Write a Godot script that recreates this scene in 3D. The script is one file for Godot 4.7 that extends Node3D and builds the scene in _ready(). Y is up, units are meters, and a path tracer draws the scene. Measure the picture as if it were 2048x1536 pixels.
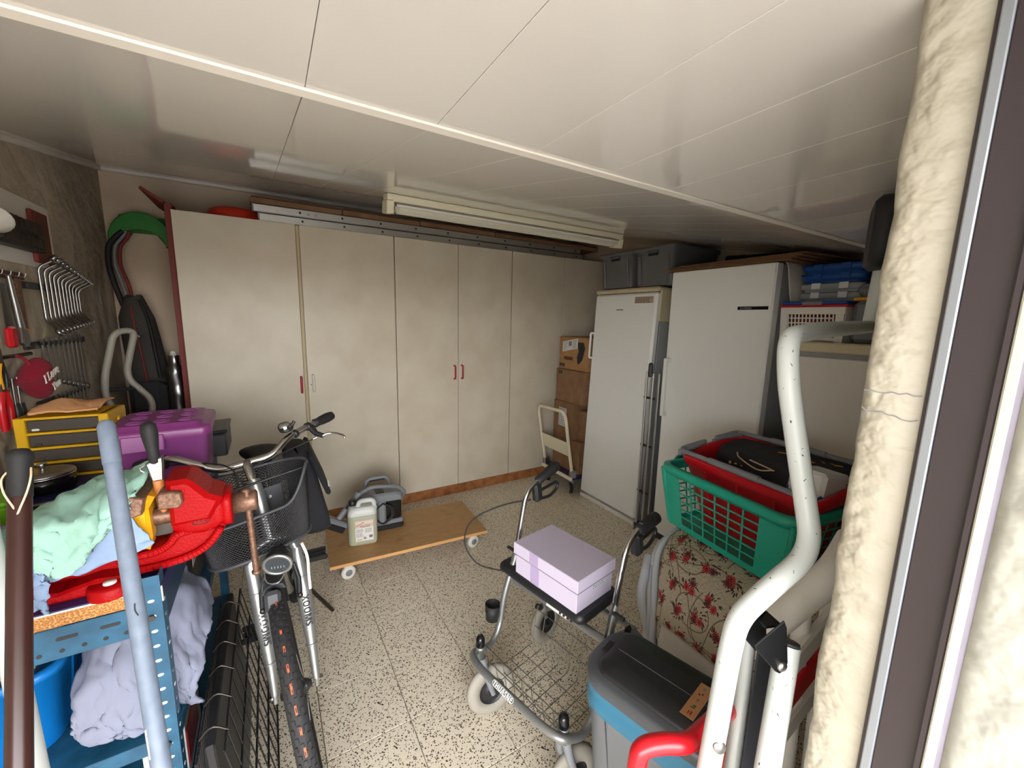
extends Node3D
# A cluttered garage store seen from its doorway. Units are metres, y is up, -z goes from the doorway to the wardrobes.

var used := {}
var mats := {}
var rng := RandomNumberGenerator.new()

func _ready() -> void:
	rng.seed = 7
	# camera
	var cam := Camera3D.new()
	cam.name = "camera"
	cam.fov = 87.294
	cam.near = 0.02
	cam.far = 200.0
	add_child(cam)
	cam.position = Vector3(0, 1.525, 0)
	cam.rotation_degrees = Vector3(-9.0608, -31.2395, 1.2205)
	# sky and exposure: an overcast day
	var env := Environment.new()
	env.background_mode = Environment.BG_SKY
	var sky := Sky.new()
	var sm := ProceduralSkyMaterial.new()
	sm.sky_top_color = Color(0.90, 0.905, 0.925)
	sm.sky_horizon_color = Color(0.937, 0.934, 0.928)
	sm.ground_bottom_color = Color(0.45, 0.43, 0.40)
	sm.ground_horizon_color = Color(0.6, 0.58, 0.55)
	sm.sky_energy_multiplier = 1.0
	sky.sky_material = sm
	env.sky = sky
	env.background_energy_multiplier = 1.0
	env.tonemap_mode = Environment.TONE_MAPPER_LINEAR
	env.tonemap_exposure = 20.5
	env.sdfgi_enabled = true
	env.ssao_enabled = true
	env.ssil_enabled = true
	var we := WorldEnvironment.new()
	we.name = "environment"
	we.environment = env
	add_child(we)
	make_materials()
	build_room()
	build_ceiling_lamp()
	build_wardrobes()
	build_wardrobe_tops()
	build_corner()
	build_wall_tools()
	build_bench()
	build_vise()
	build_bench_goods()
	build_poles()
	build_crate()
	build_bicycle()
	build_dolly()
	build_trolley()
	build_fridges()
	build_fridge_tops()
	build_chest()
	build_baskets()
	build_lounger()
	build_bin()
	build_frame()
	build_rollator()

# ---------------------------------------------------------------- helpers
func numbered(called: String) -> String:
	if not used.has(called):
		used[called] = 0
		return called
	used[called] += 1
	return "%s_%03d" % [called, used[called]]

func tag(o: Node, label := "", category := "", group := "", kind := "") -> void:
	if label != "": o.set_meta("label", label)
	if category != "": o.set_meta("category", category)
	if group != "": o.set_meta("group", group)
	if kind != "": o.set_meta("kind", kind)

func thing(called: String, label: String, category: String, at := Vector3.ZERO, b := Basis(), group := "") -> Node3D:
	var o := Node3D.new()
	o.name = numbered(called)
	add_child(o)
	o.position = at
	o.basis = b
	tag(o, label, category, group)
	return o

func obj(called: String, st: SurfaceTool, m: Material, parent: Node = null) -> MeshInstance3D:
	st.generate_normals()
	return put(called, st.commit(), m, parent)

func put(called: String, mesh: Mesh, m: Material, parent: Node = null) -> MeshInstance3D:
	var o := MeshInstance3D.new()
	o.mesh = mesh
	o.material_override = m
	if parent == null:
		o.name = numbered(called)
		add_child(o)
	else:
		o.name = called
		parent.add_child(o, true)
	return o

func struct(called: String, st: SurfaceTool, m: Material, label: String, category: String) -> MeshInstance3D:
	var o := obj(called, st, m)
	tag(o, label, category, "", "structure")
	return o

func S() -> SurfaceTool:
	var st := SurfaceTool.new()
	st.begin(Mesh.PRIMITIVE_TRIANGLES)
	return st

func v3(x: float, y: float, z: float) -> Vector3:
	return Vector3(x, y, z)

func tri(st: SurfaceTool, a: Vector3, b: Vector3, c: Vector3) -> void:
	st.add_vertex(a)
	st.add_vertex(b)
	st.add_vertex(c)

func quad(st: SurfaceTool, a: Vector3, b: Vector3, c: Vector3, d: Vector3) -> void:
	tri(st, a, b, c)
	tri(st, a, c, d)

func quad_out(st: SurfaceTool, a: Vector3, b: Vector3, c: Vector3, d: Vector3, out: Vector3) -> void:
	if (b - a).cross(c - a).dot(out) > 0.0:
		quad(st, d, c, b, a)
	else:
		quad(st, a, b, c, d)

func box(st: SurfaceTool, c: Vector3, s: Vector3, b := Basis(), bev := 0.0) -> void:
	st.set_smooth_group(-1)
	var h := s * 0.5
	bev = minf(bev, 0.49 * minf(s.x, minf(s.y, s.z)))
	var p := func(sg: Vector3, axis: int) -> Vector3:
		var v := Vector3.ZERO
		for i in 3:
			v[i] = sg[i] * (h[i] - (0.0 if i == axis else bev))
		return c + b * v
	for a in 3:
		var i1 := (a + 1) % 3
		var i2 := (a + 2) % 3
		for s0 in [-1.0, 1.0]:
			var q := []
			for k in [[-1.0, -1.0], [1.0, -1.0], [1.0, 1.0], [-1.0, 1.0]]:
				var sg := Vector3.ZERO
				sg[a] = s0
				sg[i1] = k[0]
				sg[i2] = k[1]
				q.append(p.call(sg, a))
			var n := Vector3.ZERO
			n[a] = s0
			quad_out(st, q[0], q[1], q[2], q[3], b * n)
			if bev > 0.0:
				for s1 in [-1.0, 1.0]:
					var sa := Vector3.ZERO
					sa[a] = s0
					sa[i1] = s1
					sa[i2] = -1.0
					var sb := sa
					sb[i2] = 1.0
					var nn := Vector3.ZERO
					nn[a] = s0
					nn[i1] = s1
					quad_out(st, p.call(sa, a), p.call(sb, a), p.call(sb, i1), p.call(sa, i1), b * nn)
	if bev > 0.0:
		for x in [-1.0, 1.0]:
			for y in [-1.0, 1.0]:
				for z in [-1.0, 1.0]:
					var sg := Vector3(x, y, z)
					var t0: Vector3 = p.call(sg, 0)
					var t1: Vector3 = p.call(sg, 1)
					var t2: Vector3 = p.call(sg, 2)
					if (t1 - t0).cross(t2 - t0).dot(b * sg) > 0.0:
						tri(st, t0, t2, t1)
					else:
						tri(st, t0, t1, t2)

func bx(c: Vector3, s: Vector3, b := Basis(), bev := 0.0) -> SurfaceTool:
	var st := S()
	box(st, c, s, b, bev)
	return st

# box between two corners
func bc(a: Vector3, b: Vector3, bev := 0.0) -> SurfaceTool:
	return bx((a + b) * 0.5, (b - a).abs(), Basis(), bev)

func tube(st: SurfaceTool, pts: Array, r, n := 10, caps := true) -> void:
	var m := pts.size()
	var rings := []
	var t: Vector3 = (pts[1] - pts[0]).normalized()
	var u := t.cross(Vector3.UP)
	if u.length() < 0.05:
		u = t.cross(Vector3.RIGHT)
	u = u.normalized()
	for i in m:
		var t2: Vector3
		if i == 0: t2 = (pts[1] - pts[0]).normalized()
		elif i == m - 1: t2 = (pts[m - 1] - pts[m - 2]).normalized()
		else:
			t2 = (pts[i + 1] - pts[i]).normalized() + (pts[i] - pts[i - 1]).normalized()
			t2 = t2.normalized() if t2.length() > 1e-5 else t
		u = (u - t2 * u.dot(t2)).normalized()
		var v := t2.cross(u)
		t = t2
		var rr: float = r[i] if r is Array else r
		var ring := PackedVector3Array()
		for k in n:
			var a := TAU * k / n
			ring.append(pts[i] + (u * cos(a) + v * sin(a)) * rr)
		rings.append(ring)
	loft(st, rings, true, caps)

func tb(pts: Array, r, n := 10, caps := true) -> SurfaceTool:
	var st := S()
	tube(st, pts, r, n, caps)
	return st

# rings of equal length joined in order
func loft(st: SurfaceTool, rings: Array, closed := true, caps := true) -> void:
	st.set_smooth_group(0)
	for i in rings.size() - 1:
		var a: PackedVector3Array = rings[i]
		var b: PackedVector3Array = rings[i + 1]
		var n := a.size()
		for k in (n if closed else n - 1):
			var k2 := (k + 1) % n
			quad(st, a[k], b[k], b[k2], a[k2])
	if caps:
		st.set_smooth_group(-1)
		for e in [0, rings.size() - 1]:
			var a: PackedVector3Array = rings[e]
			var c := Vector3.ZERO
			for p in a: c += p
			c /= a.size()
			for k in a.size():
				var k2 := (k + 1) % a.size()
				if e == 0: tri(st, c, a[k], a[k2])
				else: tri(st, c, a[k2], a[k])

func lathe(st: SurfaceTool, prof: Array, n := 20, xf := Transform3D()) -> void:
	var rings := []
	for p in prof:
		var ring := PackedVector3Array()
		for k in n:
			var a := TAU * k / n
			ring.append(xf * Vector3(cos(a) * p[0], p[1], sin(a) * p[0]))
		rings.append(ring)
	loft(st, rings, true, absf(prof[0][0] - prof[-1][0]) + absf(prof[0][1] - prof[-1][1]) > 0.00001)

func lt(prof: Array, n := 20, xf := Transform3D()) -> SurfaceTool:
	var st := S()
	lathe(st, prof, n, xf)
	return st

# transform whose local y runs along d
func along(at: Vector3, d: Vector3) -> Transform3D:
	d = d.normalized()
	var x := d.cross(Vector3.BACK)
	if x.length() < 0.05: x = d.cross(Vector3.RIGHT)
	x = x.normalized()
	return Transform3D(Basis(x, d, x.cross(d)), at)

# polygon (x, y) drawn out along local z from -d/2 to d/2, with chamfer bev
func prism(st: SurfaceTool, poly: PackedVector2Array, d: float, xf := Transform3D(), bev := 0.0, smooth := false) -> void:
	var inner := poly
	if bev > 0.0:
		var off := Geometry2D.offset_polygon(poly, -bev, Geometry2D.JOIN_MITER)
		if off.size() == 1 and off[0].size() == poly.size():
			inner = off[0]
			var best := 0
			for k in inner.size():
				if inner[k].distance_to(poly[0]) < inner[best].distance_to(poly[0]): best = k
			var rot := PackedVector2Array()
			for k in inner.size(): rot.append(inner[(k + best) % inner.size()])
			if Geometry2D.is_polygon_clockwise(rot) != Geometry2D.is_polygon_clockwise(poly):
				rot.reverse()
				rot.insert(0, rot[rot.size() - 1])
				rot.remove_at(rot.size() - 1)
			inner = rot
		else:
			bev = 0.0
	var cw := Geometry2D.is_polygon_clockwise(poly)
	var layer := func(pl: PackedVector2Array, z: float) -> PackedVector3Array:
		var out := PackedVector3Array()
		for p in pl: out.append(xf * Vector3(p.x, p.y, z))
		return out
	var ls := []
	if bev > 0.0: ls = [layer.call(inner, -d / 2), layer.call(poly, -d / 2 + bev), layer.call(poly, d / 2 - bev), layer.call(inner, d / 2)]
	else: ls = [layer.call(poly, -d / 2), layer.call(poly, d / 2)]
	st.set_smooth_group(1 if smooth else -1)
	for i in ls.size() - 1:
		var a: PackedVector3Array = ls[i]
		var b: PackedVector3Array = ls[i + 1]
		for k in a.size():
			var k2 := (k + 1) % a.size()
			if cw: quad(st, a[k], a[k2], b[k2], b[k])
			else: quad(st, a[k], b[k], b[k2], a[k2])
	st.set_smooth_group(-1)
	var idx := Geometry2D.triangulate_polygon(inner)
	for e in [0, ls.size() - 1]:
		var a: PackedVector3Array = ls[e]
		var out := xf.basis * Vector3(0, 0, -1.0 if e == 0 else 1.0)
		for k in range(0, idx.size(), 3):
			var p := a[idx[k]]
			var q := a[idx[k + 1]]
			var r := a[idx[k + 2]]
			if (q - p).cross(r - p).dot(out) > 0.0: tri(st, p, r, q)
			else: tri(st, p, q, r)

func pr(poly: Array, d: float, xf := Transform3D(), bev := 0.0, smooth := false) -> SurfaceTool:
	var st := S()
	prism(st, P2(poly), d, xf, bev, smooth)
	return st

func P2(a: Array) -> PackedVector2Array:
	var out := PackedVector2Array()
	for p in a: out.append(Vector2(p[0], p[1]))
	return out

func round_rect(w: float, h: float, r: float, n := 5) -> Array:
	var out := []
	for c in [[1, 1, 0.0], [-1, 1, 0.5], [-1, -1, 1.0], [1, -1, 1.5]]:
		for k in n + 1:
			var a: float = PI * (c[2] + 0.5 * k / n)
			out.append([c[0] * (w / 2 - r) + cos(a) * r, c[1] * (h / 2 - r) + sin(a) * r])
	return out

# polyline with rounded corners
func fillet(pts: Array, r: float, n := 6) -> Array:
	var out := [pts[0]]
	for i in range(1, pts.size() - 1):
		var a: Vector3 = pts[i - 1] - pts[i]
		var b: Vector3 = pts[i + 1] - pts[i]
		var d := minf(r, 0.48 * minf(a.length(), b.length()))
		var p: Vector3 = pts[i] + a.normalized() * d
		var q: Vector3 = pts[i] + b.normalized() * d
		for k in n + 1:
			var t := float(k) / n
			out.append(p.lerp(pts[i], t).lerp(pts[i].lerp(q, t), t))
	out.append(pts[-1])
	return out

# smooth curve through the points
func curve(pts: Array, n := 8) -> Array:
	var out := []
	for i in pts.size() - 1:
		var p0: Vector3 = pts[maxi(i - 1, 0)]
		var p3: Vector3 = pts[mini(i + 2, pts.size() - 1)]
		for k in n:
			out.append(pts[i].cubic_interpolate(pts[i + 1], p0, p3, float(k) / n))
	out.append(pts[-1])
	return out

# a sheet of thickness th over the unit square; f(u, v) -> Vector3
func sheet(st: SurfaceTool, nu: int, nv: int, f: Callable, th := 0.003) -> void:
	var p := []
	for i in nu + 1:
		var row := PackedVector3Array()
		for j in nv + 1: row.append(f.call(float(i) / nu, float(j) / nv))
		p.append(row)
	var q := []
	for i in nu + 1:
		var row := PackedVector3Array()
		for j in nv + 1:
			var du: Vector3 = p[mini(i + 1, nu)][j] - p[maxi(i - 1, 0)][j]
			var dv: Vector3 = p[i][mini(j + 1, nv)] - p[i][maxi(j - 1, 0)]
			row.append(p[i][j] - du.cross(dv).normalized() * th)
		q.append(row)
	st.set_smooth_group(0)
	for i in nu:
		for j in nv:
			for c in [[i, j], [i + 1, j], [i + 1, j + 1], [i, j], [i + 1, j + 1], [i, j + 1]]:
				st.set_uv(Vector2(float(c[0]) / nu, float(c[1]) / nv))
				st.add_vertex(p[c[0]][c[1]])
			for c in [[i, j], [i + 1, j + 1], [i + 1, j], [i, j], [i, j + 1], [i + 1, j + 1]]:
				st.set_uv(Vector2(float(c[0]) / nu, float(c[1]) / nv))
				st.add_vertex(q[c[0]][c[1]])
	for i in nu:
		quad(st, p[i][0], q[i][0], q[i + 1][0], p[i + 1][0])
		quad(st, p[i + 1][nv], q[i + 1][nv], q[i][nv], p[i][nv])
	for j in nv:
		quad(st, p[0][j + 1], q[0][j + 1], q[0][j], p[0][j])
		quad(st, p[nu][j], q[nu][j], q[nu][j + 1], p[nu][j + 1])

# flat print: a thin plate with the picture on its front; x and y are its half axes
func plate(called: String, c: Vector3, x: Vector3, y: Vector3, m: Material, parent: Node, th := 0.0008) -> MeshInstance3D:
	var st := S()
	st.set_smooth_group(-1)
	var n := x.cross(y).normalized() * th
	var cs := [c - x + y, c + x + y, c + x - y, c - x - y]
	var uv := [Vector2(0, 0), Vector2(1, 0), Vector2(1, 1), Vector2(0, 1)]
	for k in [0, 1, 2, 0, 2, 3]:
		st.set_uv(uv[k])
		st.add_vertex(cs[k] + n)
	for k in [0, 2, 1, 0, 3, 2]:
		st.set_uv(uv[k])
		st.add_vertex(cs[k])
	for k in 4:
		var a: Vector3 = cs[k]
		var b: Vector3 = cs[(k + 1) % 4]
		quad(st, a + n, a, b, b + n)
	return obj(called, st, m, parent)

func letters(called: String, text: String, h: float, at: Vector3, right: Vector3, up: Vector3, m: Material, parent: Node, bold := false, depth := 0.001, face := "Droid Sans") -> MeshInstance3D:
	var t := TextMesh.new()
	var f := SystemFont.new()
	f.font_names = PackedStringArray([face])
	if bold: f.font_weight = 700
	t.font = f
	t.text = text
	t.font_size = 64
	t.pixel_size = h / 46.0
	t.depth = depth
	var o := put(called, t, m, parent)
	var x := right.normalized()
	var y := (up - x * up.dot(x)).normalized()
	o.transform = Transform3D(Basis(x, y, x.cross(y)), at)
	return o

func mat(key: String, c: Color, rough := 0.6, metal := 0.0, spec := 0.5) -> StandardMaterial3D:
	if mats.has(key): return mats[key]
	var m := StandardMaterial3D.new()
	m.resource_name = key
	m.albedo_color = c
	m.roughness = rough
	m.metallic = metal
	m.metallic_specular = spec
	mats[key] = m
	return m

func noise_tex(freq: float, stops: Array, size := 256, seedn := 1, normal := 0.0, type := FastNoiseLite.TYPE_SIMPLEX_SMOOTH, oct := 4) -> NoiseTexture2D:
	var n := FastNoiseLite.new()
	n.noise_type = type
	n.frequency = freq
	n.seed = seedn
	n.fractal_octaves = oct
	var t := NoiseTexture2D.new()
	t.width = size
	t.height = size
	t.seamless = true
	t.noise = n
	if normal > 0.0:
		t.as_normal_map = true
		t.bump_strength = normal
	else:
		var g := Gradient.new()
		g.offsets = PackedFloat32Array(stops.map(func(s): return s[0]))
		g.colors = PackedColorArray(stops.map(func(s): return s[1]))
		t.color_ramp = g
	return t

# surface with a computed colour pattern; size is the width in metres of one repeat
func patterned(key: String, tex: Texture2D, size: float, rough := 0.7, nrm: Texture2D = null, ns := 0.5, world := true) -> StandardMaterial3D:
	var m := mat(key, Color.WHITE, rough)
	m.albedo_texture = tex
	m.uv1_triplanar = true
	m.uv1_world_triplanar = world
	m.uv1_scale = Vector3.ONE / size
	if nrm:
		m.normal_enabled = true
		m.normal_texture = nrm
		m.normal_scale = ns
	return m

func bumpy(m: StandardMaterial3D, nrm: Texture2D, size: float, ns := 0.5, world := false) -> StandardMaterial3D:
	m.normal_enabled = true
	m.normal_texture = nrm
	m.normal_scale = ns
	m.uv1_triplanar = true
	m.uv1_world_triplanar = world
	m.uv1_scale = Vector3.ONE / size
	return m

func hexc(h: String) -> Color:
	return Color.html(h)

# ---------------------------------------------------------------- materials
func make_materials() -> void:
	var grain := noise_tex(0.05, [], 256, 3, 4.0)
	var fine := noise_tex(0.16, [], 256, 5, 5.0)
	patterned("plaster", noise_tex(0.006, [[0.0, hexc("a2967f")], [0.45, hexc("b9ad99")], [1.0, hexc("c9bea9")]], 512, 11), 1.6, 0.8, noise_tex(0.02, [], 512, 12, 8.0), 0.5)
	patterned("plaster_back", noise_tex(0.006, [[0.0, hexc("c3af97")], [0.5, hexc("d1bea6")], [1.0, hexc("dac9b3")]], 256, 13), 1.6, 0.85)
	patterned("jamb_paint", noise_tex(0.008, [[0.0, hexc("968f7e")], [0.5, hexc("9d9685")], [1.0, hexc("a59f8f")]], 256, 14), 0.5, 0.55, noise_tex(0.018, [], 512, 15, 10.0), 0.8)
	patterned("stucco", noise_tex(0.01, [[0.0, hexc("9c9b90")], [1.0, hexc("aeada3")]], 256, 16), 0.6, 0.8, noise_tex(0.02, [], 512, 17, 10.0), 0.45)
	var pvc := mat("ceiling_panel", hexc("d3cec7"), 0.06, 0.0, 0.5)
	bumpy(pvc, noise_tex(0.01, [], 256, 18, 1.0), 0.9, 0.05, true)
	mat("pvc_trim", hexc("e6dfd4"), 0.35)
	mat("joint", hexc("5c554a"), 0.9)
	patterned("terrazzo", terrazzo(), 0.47, 0.42, null)
	mats["terrazzo"].metallic_specular = 0.45
	patterned("yard", noise_tex(0.02, [[0.0, hexc("86837e")], [1.0, hexc("9b9892")]], 256, 19), 2.0, 0.9)
	patterned("yard_wall", noise_tex(0.02, [[0.0, hexc("b3a593")], [1.0, hexc("c4b8a6")]], 256, 20), 2.0, 0.9)
	mat("brown_frame", hexc("352d2f"), 0.35)
	mat("alu_strip", hexc("9aa0a8"), 0.35, 0.6)
	mat("cream_paint", hexc("c8c6b2"), 0.5)
	mat("mastic", hexc("8f8a98"), 0.8)
	# furniture
	patterned("laminate", noise_tex(0.012, [[0.0, hexc("cbc0ab")], [0.5, hexc("d2c8b4")], [1.0, hexc("d7cebb")]], 256, 21), 1.1, 0.42)
	mat("laminate_edge", hexc("c0b18f"), 0.6)
	mat("carcass_red", hexc("7c2a22"), 0.6)
	mat("handle_red", hexc("a81e2e"), 0.35)
	mat("handle_white", hexc("dad8cf"), 0.35)
	patterned("plinth_wood", noise_tex(0.03, [[0.0, hexc("7c4a24")], [0.5, hexc("a2663a")], [1.0, hexc("b37a4b")]], 256, 22), 0.7, 0.6)
	patterned("ply", ply_tex(), 1.0, 0.55)
	mat("ply_edge", hexc("d9a566"), 0.6)
	patterned("chipboard", noise_tex(0.11, [[0.0, hexc("6d3f1c")], [0.4, hexc("a56f38")], [0.6, hexc("bb8a52")], [1.0, hexc("d6b27c")]], 256, 23, 0.0, FastNoiseLite.TYPE_CELLULAR, 2), 0.12, 0.8)
	patterned("cardboard", noise_tex(0.03, [[0.0, hexc("98714a")], [1.0, hexc("ac8358")]], 128, 24), 0.6, 0.85)
	patterned("cardboard_brown", noise_tex(0.03, [[0.0, hexc("7d5c41")], [1.0, hexc("8f6c4e")]], 128, 25), 0.6, 0.85)
	mat("fridge_white", hexc("ecedea"), 0.32)
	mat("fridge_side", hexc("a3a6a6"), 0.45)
	mat("cover_cream", hexc("d0c4a2"), 0.6)
	mat("off_white", hexc("e2dfd6"), 0.5)
	# metals
	mat("chrome", hexc("d0d0d0"), 0.14, 1.0)
	mat("steel", hexc("9d9c9a"), 0.32, 1.0)
	mat("dark_steel", hexc("55504b"), 0.4, 1.0)
	bumpy(mat("alu", hexc("b9b8b4"), 0.42, 0.9), grain, 0.2, 0.2)
	patterned("rust_steel", noise_tex(0.04, [[0.0, hexc("5a4236")], [0.5, hexc("7a5b49")], [1.0, hexc("94745f")]], 256, 26), 0.12, 0.45)
	mats["rust_steel"].metallic = 0.55
	mat("silver_paint", hexc("a9aba9"), 0.32, 0.75)
	mat("grey_tube", hexc("8f9190"), 0.34, 0.65)
	# vise and bench
	bumpy(mat("vise_red", hexc("9a0308"), 0.42, 0.0, 0.28), noise_tex(0.05, [], 256, 27, 5.0), 0.1, 0.35)
	mat("vise_yellow", hexc("e6a710"), 0.4)
	patterned("bench_blue", noise_tex(0.02, [[0.0, hexc("17455f")], [0.6, hexc("1f5472")], [1.0, hexc("265f7e")]], 256, 28), 0.4, 0.42)
	mat("bench_blue_dark", hexc("183750"), 0.5)
	patterned("bench_top", noise_tex(0.02, [[0.0, hexc("232450")], [1.0, hexc("2e2d62")]], 256, 29), 0.5, 0.45)
	mat("rubber", hexc("1c1c1d"), 0.65)
	mat("black_plastic", hexc("202123"), 0.42)
	mat("black_gloss", hexc("121315"), 0.2)
	mat("charcoal", hexc("3b3d41"), 0.5)
	mat("black_wire", hexc("17171a"), 0.4)
	bumpy(mat("cloth_mint", hexc("98c0b1"), 0.95, 0.0, 0.2), fine, 0.05, 0.6)
	bumpy(mat("cloth_blue", hexc("8a9fbd"), 0.95, 0.0, 0.2), fine, 0.05, 0.6)
	bumpy(mat("towel", hexc("8b90a4"), 1.0, 0.0, 0.1), fine, 0.04, 1.2)
	mat("tub_blue", hexc("0a68b0"), 0.32)
	mat("yellow_plastic", hexc("d9a90f"), 0.42)
	mat("drawer_smoke", hexc("4c453f"), 0.35)
	bumpy(mat("cloth_orange", hexc("e0a877"), 0.95, 0.0, 0.2), fine, 0.05, 0.5)
	mat("purple_plastic", hexc("954a8f"), 0.35)
	mat("purple_lid", hexc("85387a"), 0.35)
	mat("lime", hexc("6aa818"), 0.4)
	patterned("pole_brown", noise_tex(0.02, [[0.0, hexc("2a1512")], [1.0, hexc("391d18")]], 128, 30), 0.4, 0.3)
	mat("string", hexc("d8bd9c"), 0.9)
	patterned("pole_grey", noise_tex(0.03, [[0.0, hexc("5c6879")], [0.5, hexc("6b7788")], [1.0, hexc("798494")]], 256, 31), 0.25, 0.5)
	mat("white_paint", hexc("bcc1bd"), 0.4)
	# soft and plastic goods
	mat("green_plastic", hexc("1f7a2a"), 0.4)
	mat("basket_green", hexc("1ea187"), 0.35)
	mat("red_plastic", hexc("c01420"), 0.3)
	mat("orange_red", hexc("c8341c"), 0.4)
	mat("grey_plastic", hexc("7c7f83"), 0.4)
	mat("tub_grey", hexc("5d5e5f"), 0.4)
	mat("blue_lid", hexc("1f4f97"), 0.4)
	mat("bag_blue", hexc("2a708f"), 0.3)
	mat("bin_grey", hexc("6c6f73"), 0.45)
	mat("bin_lid", hexc("232426"), 0.42)
	mat("bin_rim", hexc("484b4f"), 0.42)
	bumpy(mat("fabric_black", hexc("24252a"), 0.85), fine, 0.05, 0.4)
	bumpy(mat("fabric_dark", hexc("3a3733"), 0.75), grain, 0.5, 0.6)
	bumpy(mat("velvet_red", hexc("8e0f2a"), 0.9), fine, 0.06, 0.5)
	mats["velvet_red"].rim_enabled = true
	mats["velvet_red"].rim = 0.3
	mat("tyre", hexc("232324"), 0.75)
	mat("tyre_orange", hexc("c85a34"), 0.7)
	mat("wheel_grey", hexc("979287"), 0.7)
	mat("lamp_body", hexc("e0d8bd"), 0.5)
	mat("lamp_glass", hexc("cfcbb8"), 0.3)
	mat("lavender", hexc("ccc3d8"), 0.75)
	mat("lavender_tape", hexc("b5a4c8"), 0.45)
	mat("paper", hexc("e6e6e2"), 0.7)
	mat("ink", hexc("26262a"), 0.7)
	mat("ink_grey", hexc("8b8d90"), 0.7)
	mat("copper_wood", hexc("b8743c"), 0.5)
	mat("dark_wood", hexc("5c3a2a"), 0.6)
	mat("gold", hexc("c98a3c"), 0.5)
	bumpy(mat("canvas", hexc("dcd6c8"), 0.9), fine, 0.06, 0.5)
	var clear := mat("clear_plastic", Color(0.8, 0.84, 0.86, 0.25), 0.1)
	clear.transparency = BaseMaterial3D.TRANSPARENCY_ALPHA

func terrazzo() -> ImageTexture:
	var n := 1024
	var im := Image.create(n, n, false, Image.FORMAT_RGB8)
	var data := PackedByteArray()
	data.resize(n * n * 3)
	var ns := FastNoiseLite.new()
	ns.seed = 4
	ns.frequency = 0.02
	var r := RandomNumberGenerator.new()
	r.seed = 99
	for i in n * n:
		var d := 1.0 + 0.03 * r.randf_range(-1, 1)
		data[3 * i] = int(238 * d)
		data[3 * i + 1] = int(228 * d)
		data[3 * i + 2] = int(206 * d)
	var dark := [[62, 52, 42], [78, 66, 52], [94, 80, 64], [52, 46, 42], [100, 86, 70]]
	for k in 3800:
		var cx := r.randi() % n
		var cy := r.randi() % n
		var a := r.randf_range(2.2, 7.2) if r.randf() < 0.75 else r.randf_range(1.4, 3.0)
		var b := a * r.randf_range(0.4, 0.95)
		var th := r.randf() * PI
		var ct := cos(th)
		var sn := sin(th)
		var ph := r.randf() * TAU
		var col: Array = dark[r.randi() % 5]
		var e := int(ceil(a * 1.3))
		for dy in range(-e, e + 1):
			for dx in range(-e, e + 1):
				var x := (dx * ct + dy * sn) / a
				var y := (dy * ct - dx * sn) / b
				var lim := 1.0 + 0.25 * sin(3.0 * atan2(y, x) + ph)
				if x * x + y * y < lim:
					var i := (posmod(cy + dy, n) * n + posmod(cx + dx, n)) * 3
					data[i] = col[0]
					data[i + 1] = col[1]
					data[i + 2] = col[2]
	im.set_data(n, n, false, Image.FORMAT_RGB8, data)
	return ImageTexture.create_from_image(im)

func ply_tex() -> ImageTexture:
	var n := 512
	var im := Image.create(n, n, false, Image.FORMAT_RGB8)
	var a := FastNoiseLite.new()
	a.seed = 8
	a.frequency = 0.006
	var b := FastNoiseLite.new()
	b.seed = 9
	b.frequency = 0.03
	for y in n:
		for x in n:
			var w := a.get_noise_2d(x * 0.35, y * 1.6) * 9.0
			var g := 0.5 + 0.5 * sin(w * 3.0 + b.get_noise_2d(x * 0.2, y * 3.0) * 3.0)
			var s := smoothstep(0.35, 0.7, a.get_noise_2d(x * 1.5 + 900, y * 1.5))
			im.set_pixel(x, y, Color.html("b38a58").lerp(Color.html("c29b69"), g * 0.6).lerp(Color.html("8d683d"), s * 0.5))
	return ImageTexture.create_from_image(im)

# a white label with lines of print; bars: [x, y, w, h, grey]
func label_tex(w: int, h: int, base: Color, bars: Array) -> ImageTexture:
	var im := Image.create(w, h, false, Image.FORMAT_RGB8)
	im.fill(base)
	for b in bars:
		var c: Color = b[4] if b[4] is Color else Color(b[4], b[4], b[4])
		im.fill_rect(Rect2i(b[0], b[1], b[2], b[3]), c)
	return ImageTexture.create_from_image(im)

func print_mat(key: String, t: Texture2D, rough := 0.6) -> StandardMaterial3D:
	var m := mat(key, Color.WHITE, rough)
	m.albedo_texture = t
	return m

func text_lines(x: int, y: int, w: int, n: int, step: int, g: float, seedn := 1) -> Array:
	var r := RandomNumberGenerator.new()
	r.seed = seedn
	var out := []
	for i in n:
		var px := x
		var stop := x + int(w * r.randf_range(0.7, 1.0))
		while px < stop:
			var l := mini(r.randi_range(4, 12), stop - px)
			out.append([px, y + i * step, l, maxi(1, step / 2), g])
			px += l + 3
	return out

# ---------------------------------------------------------------- the room
func ceil_y(z: float) -> float:
	return 1.865 if z > -0.745 else 2.43 - 0.19 * (z + 3.72)

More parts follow.
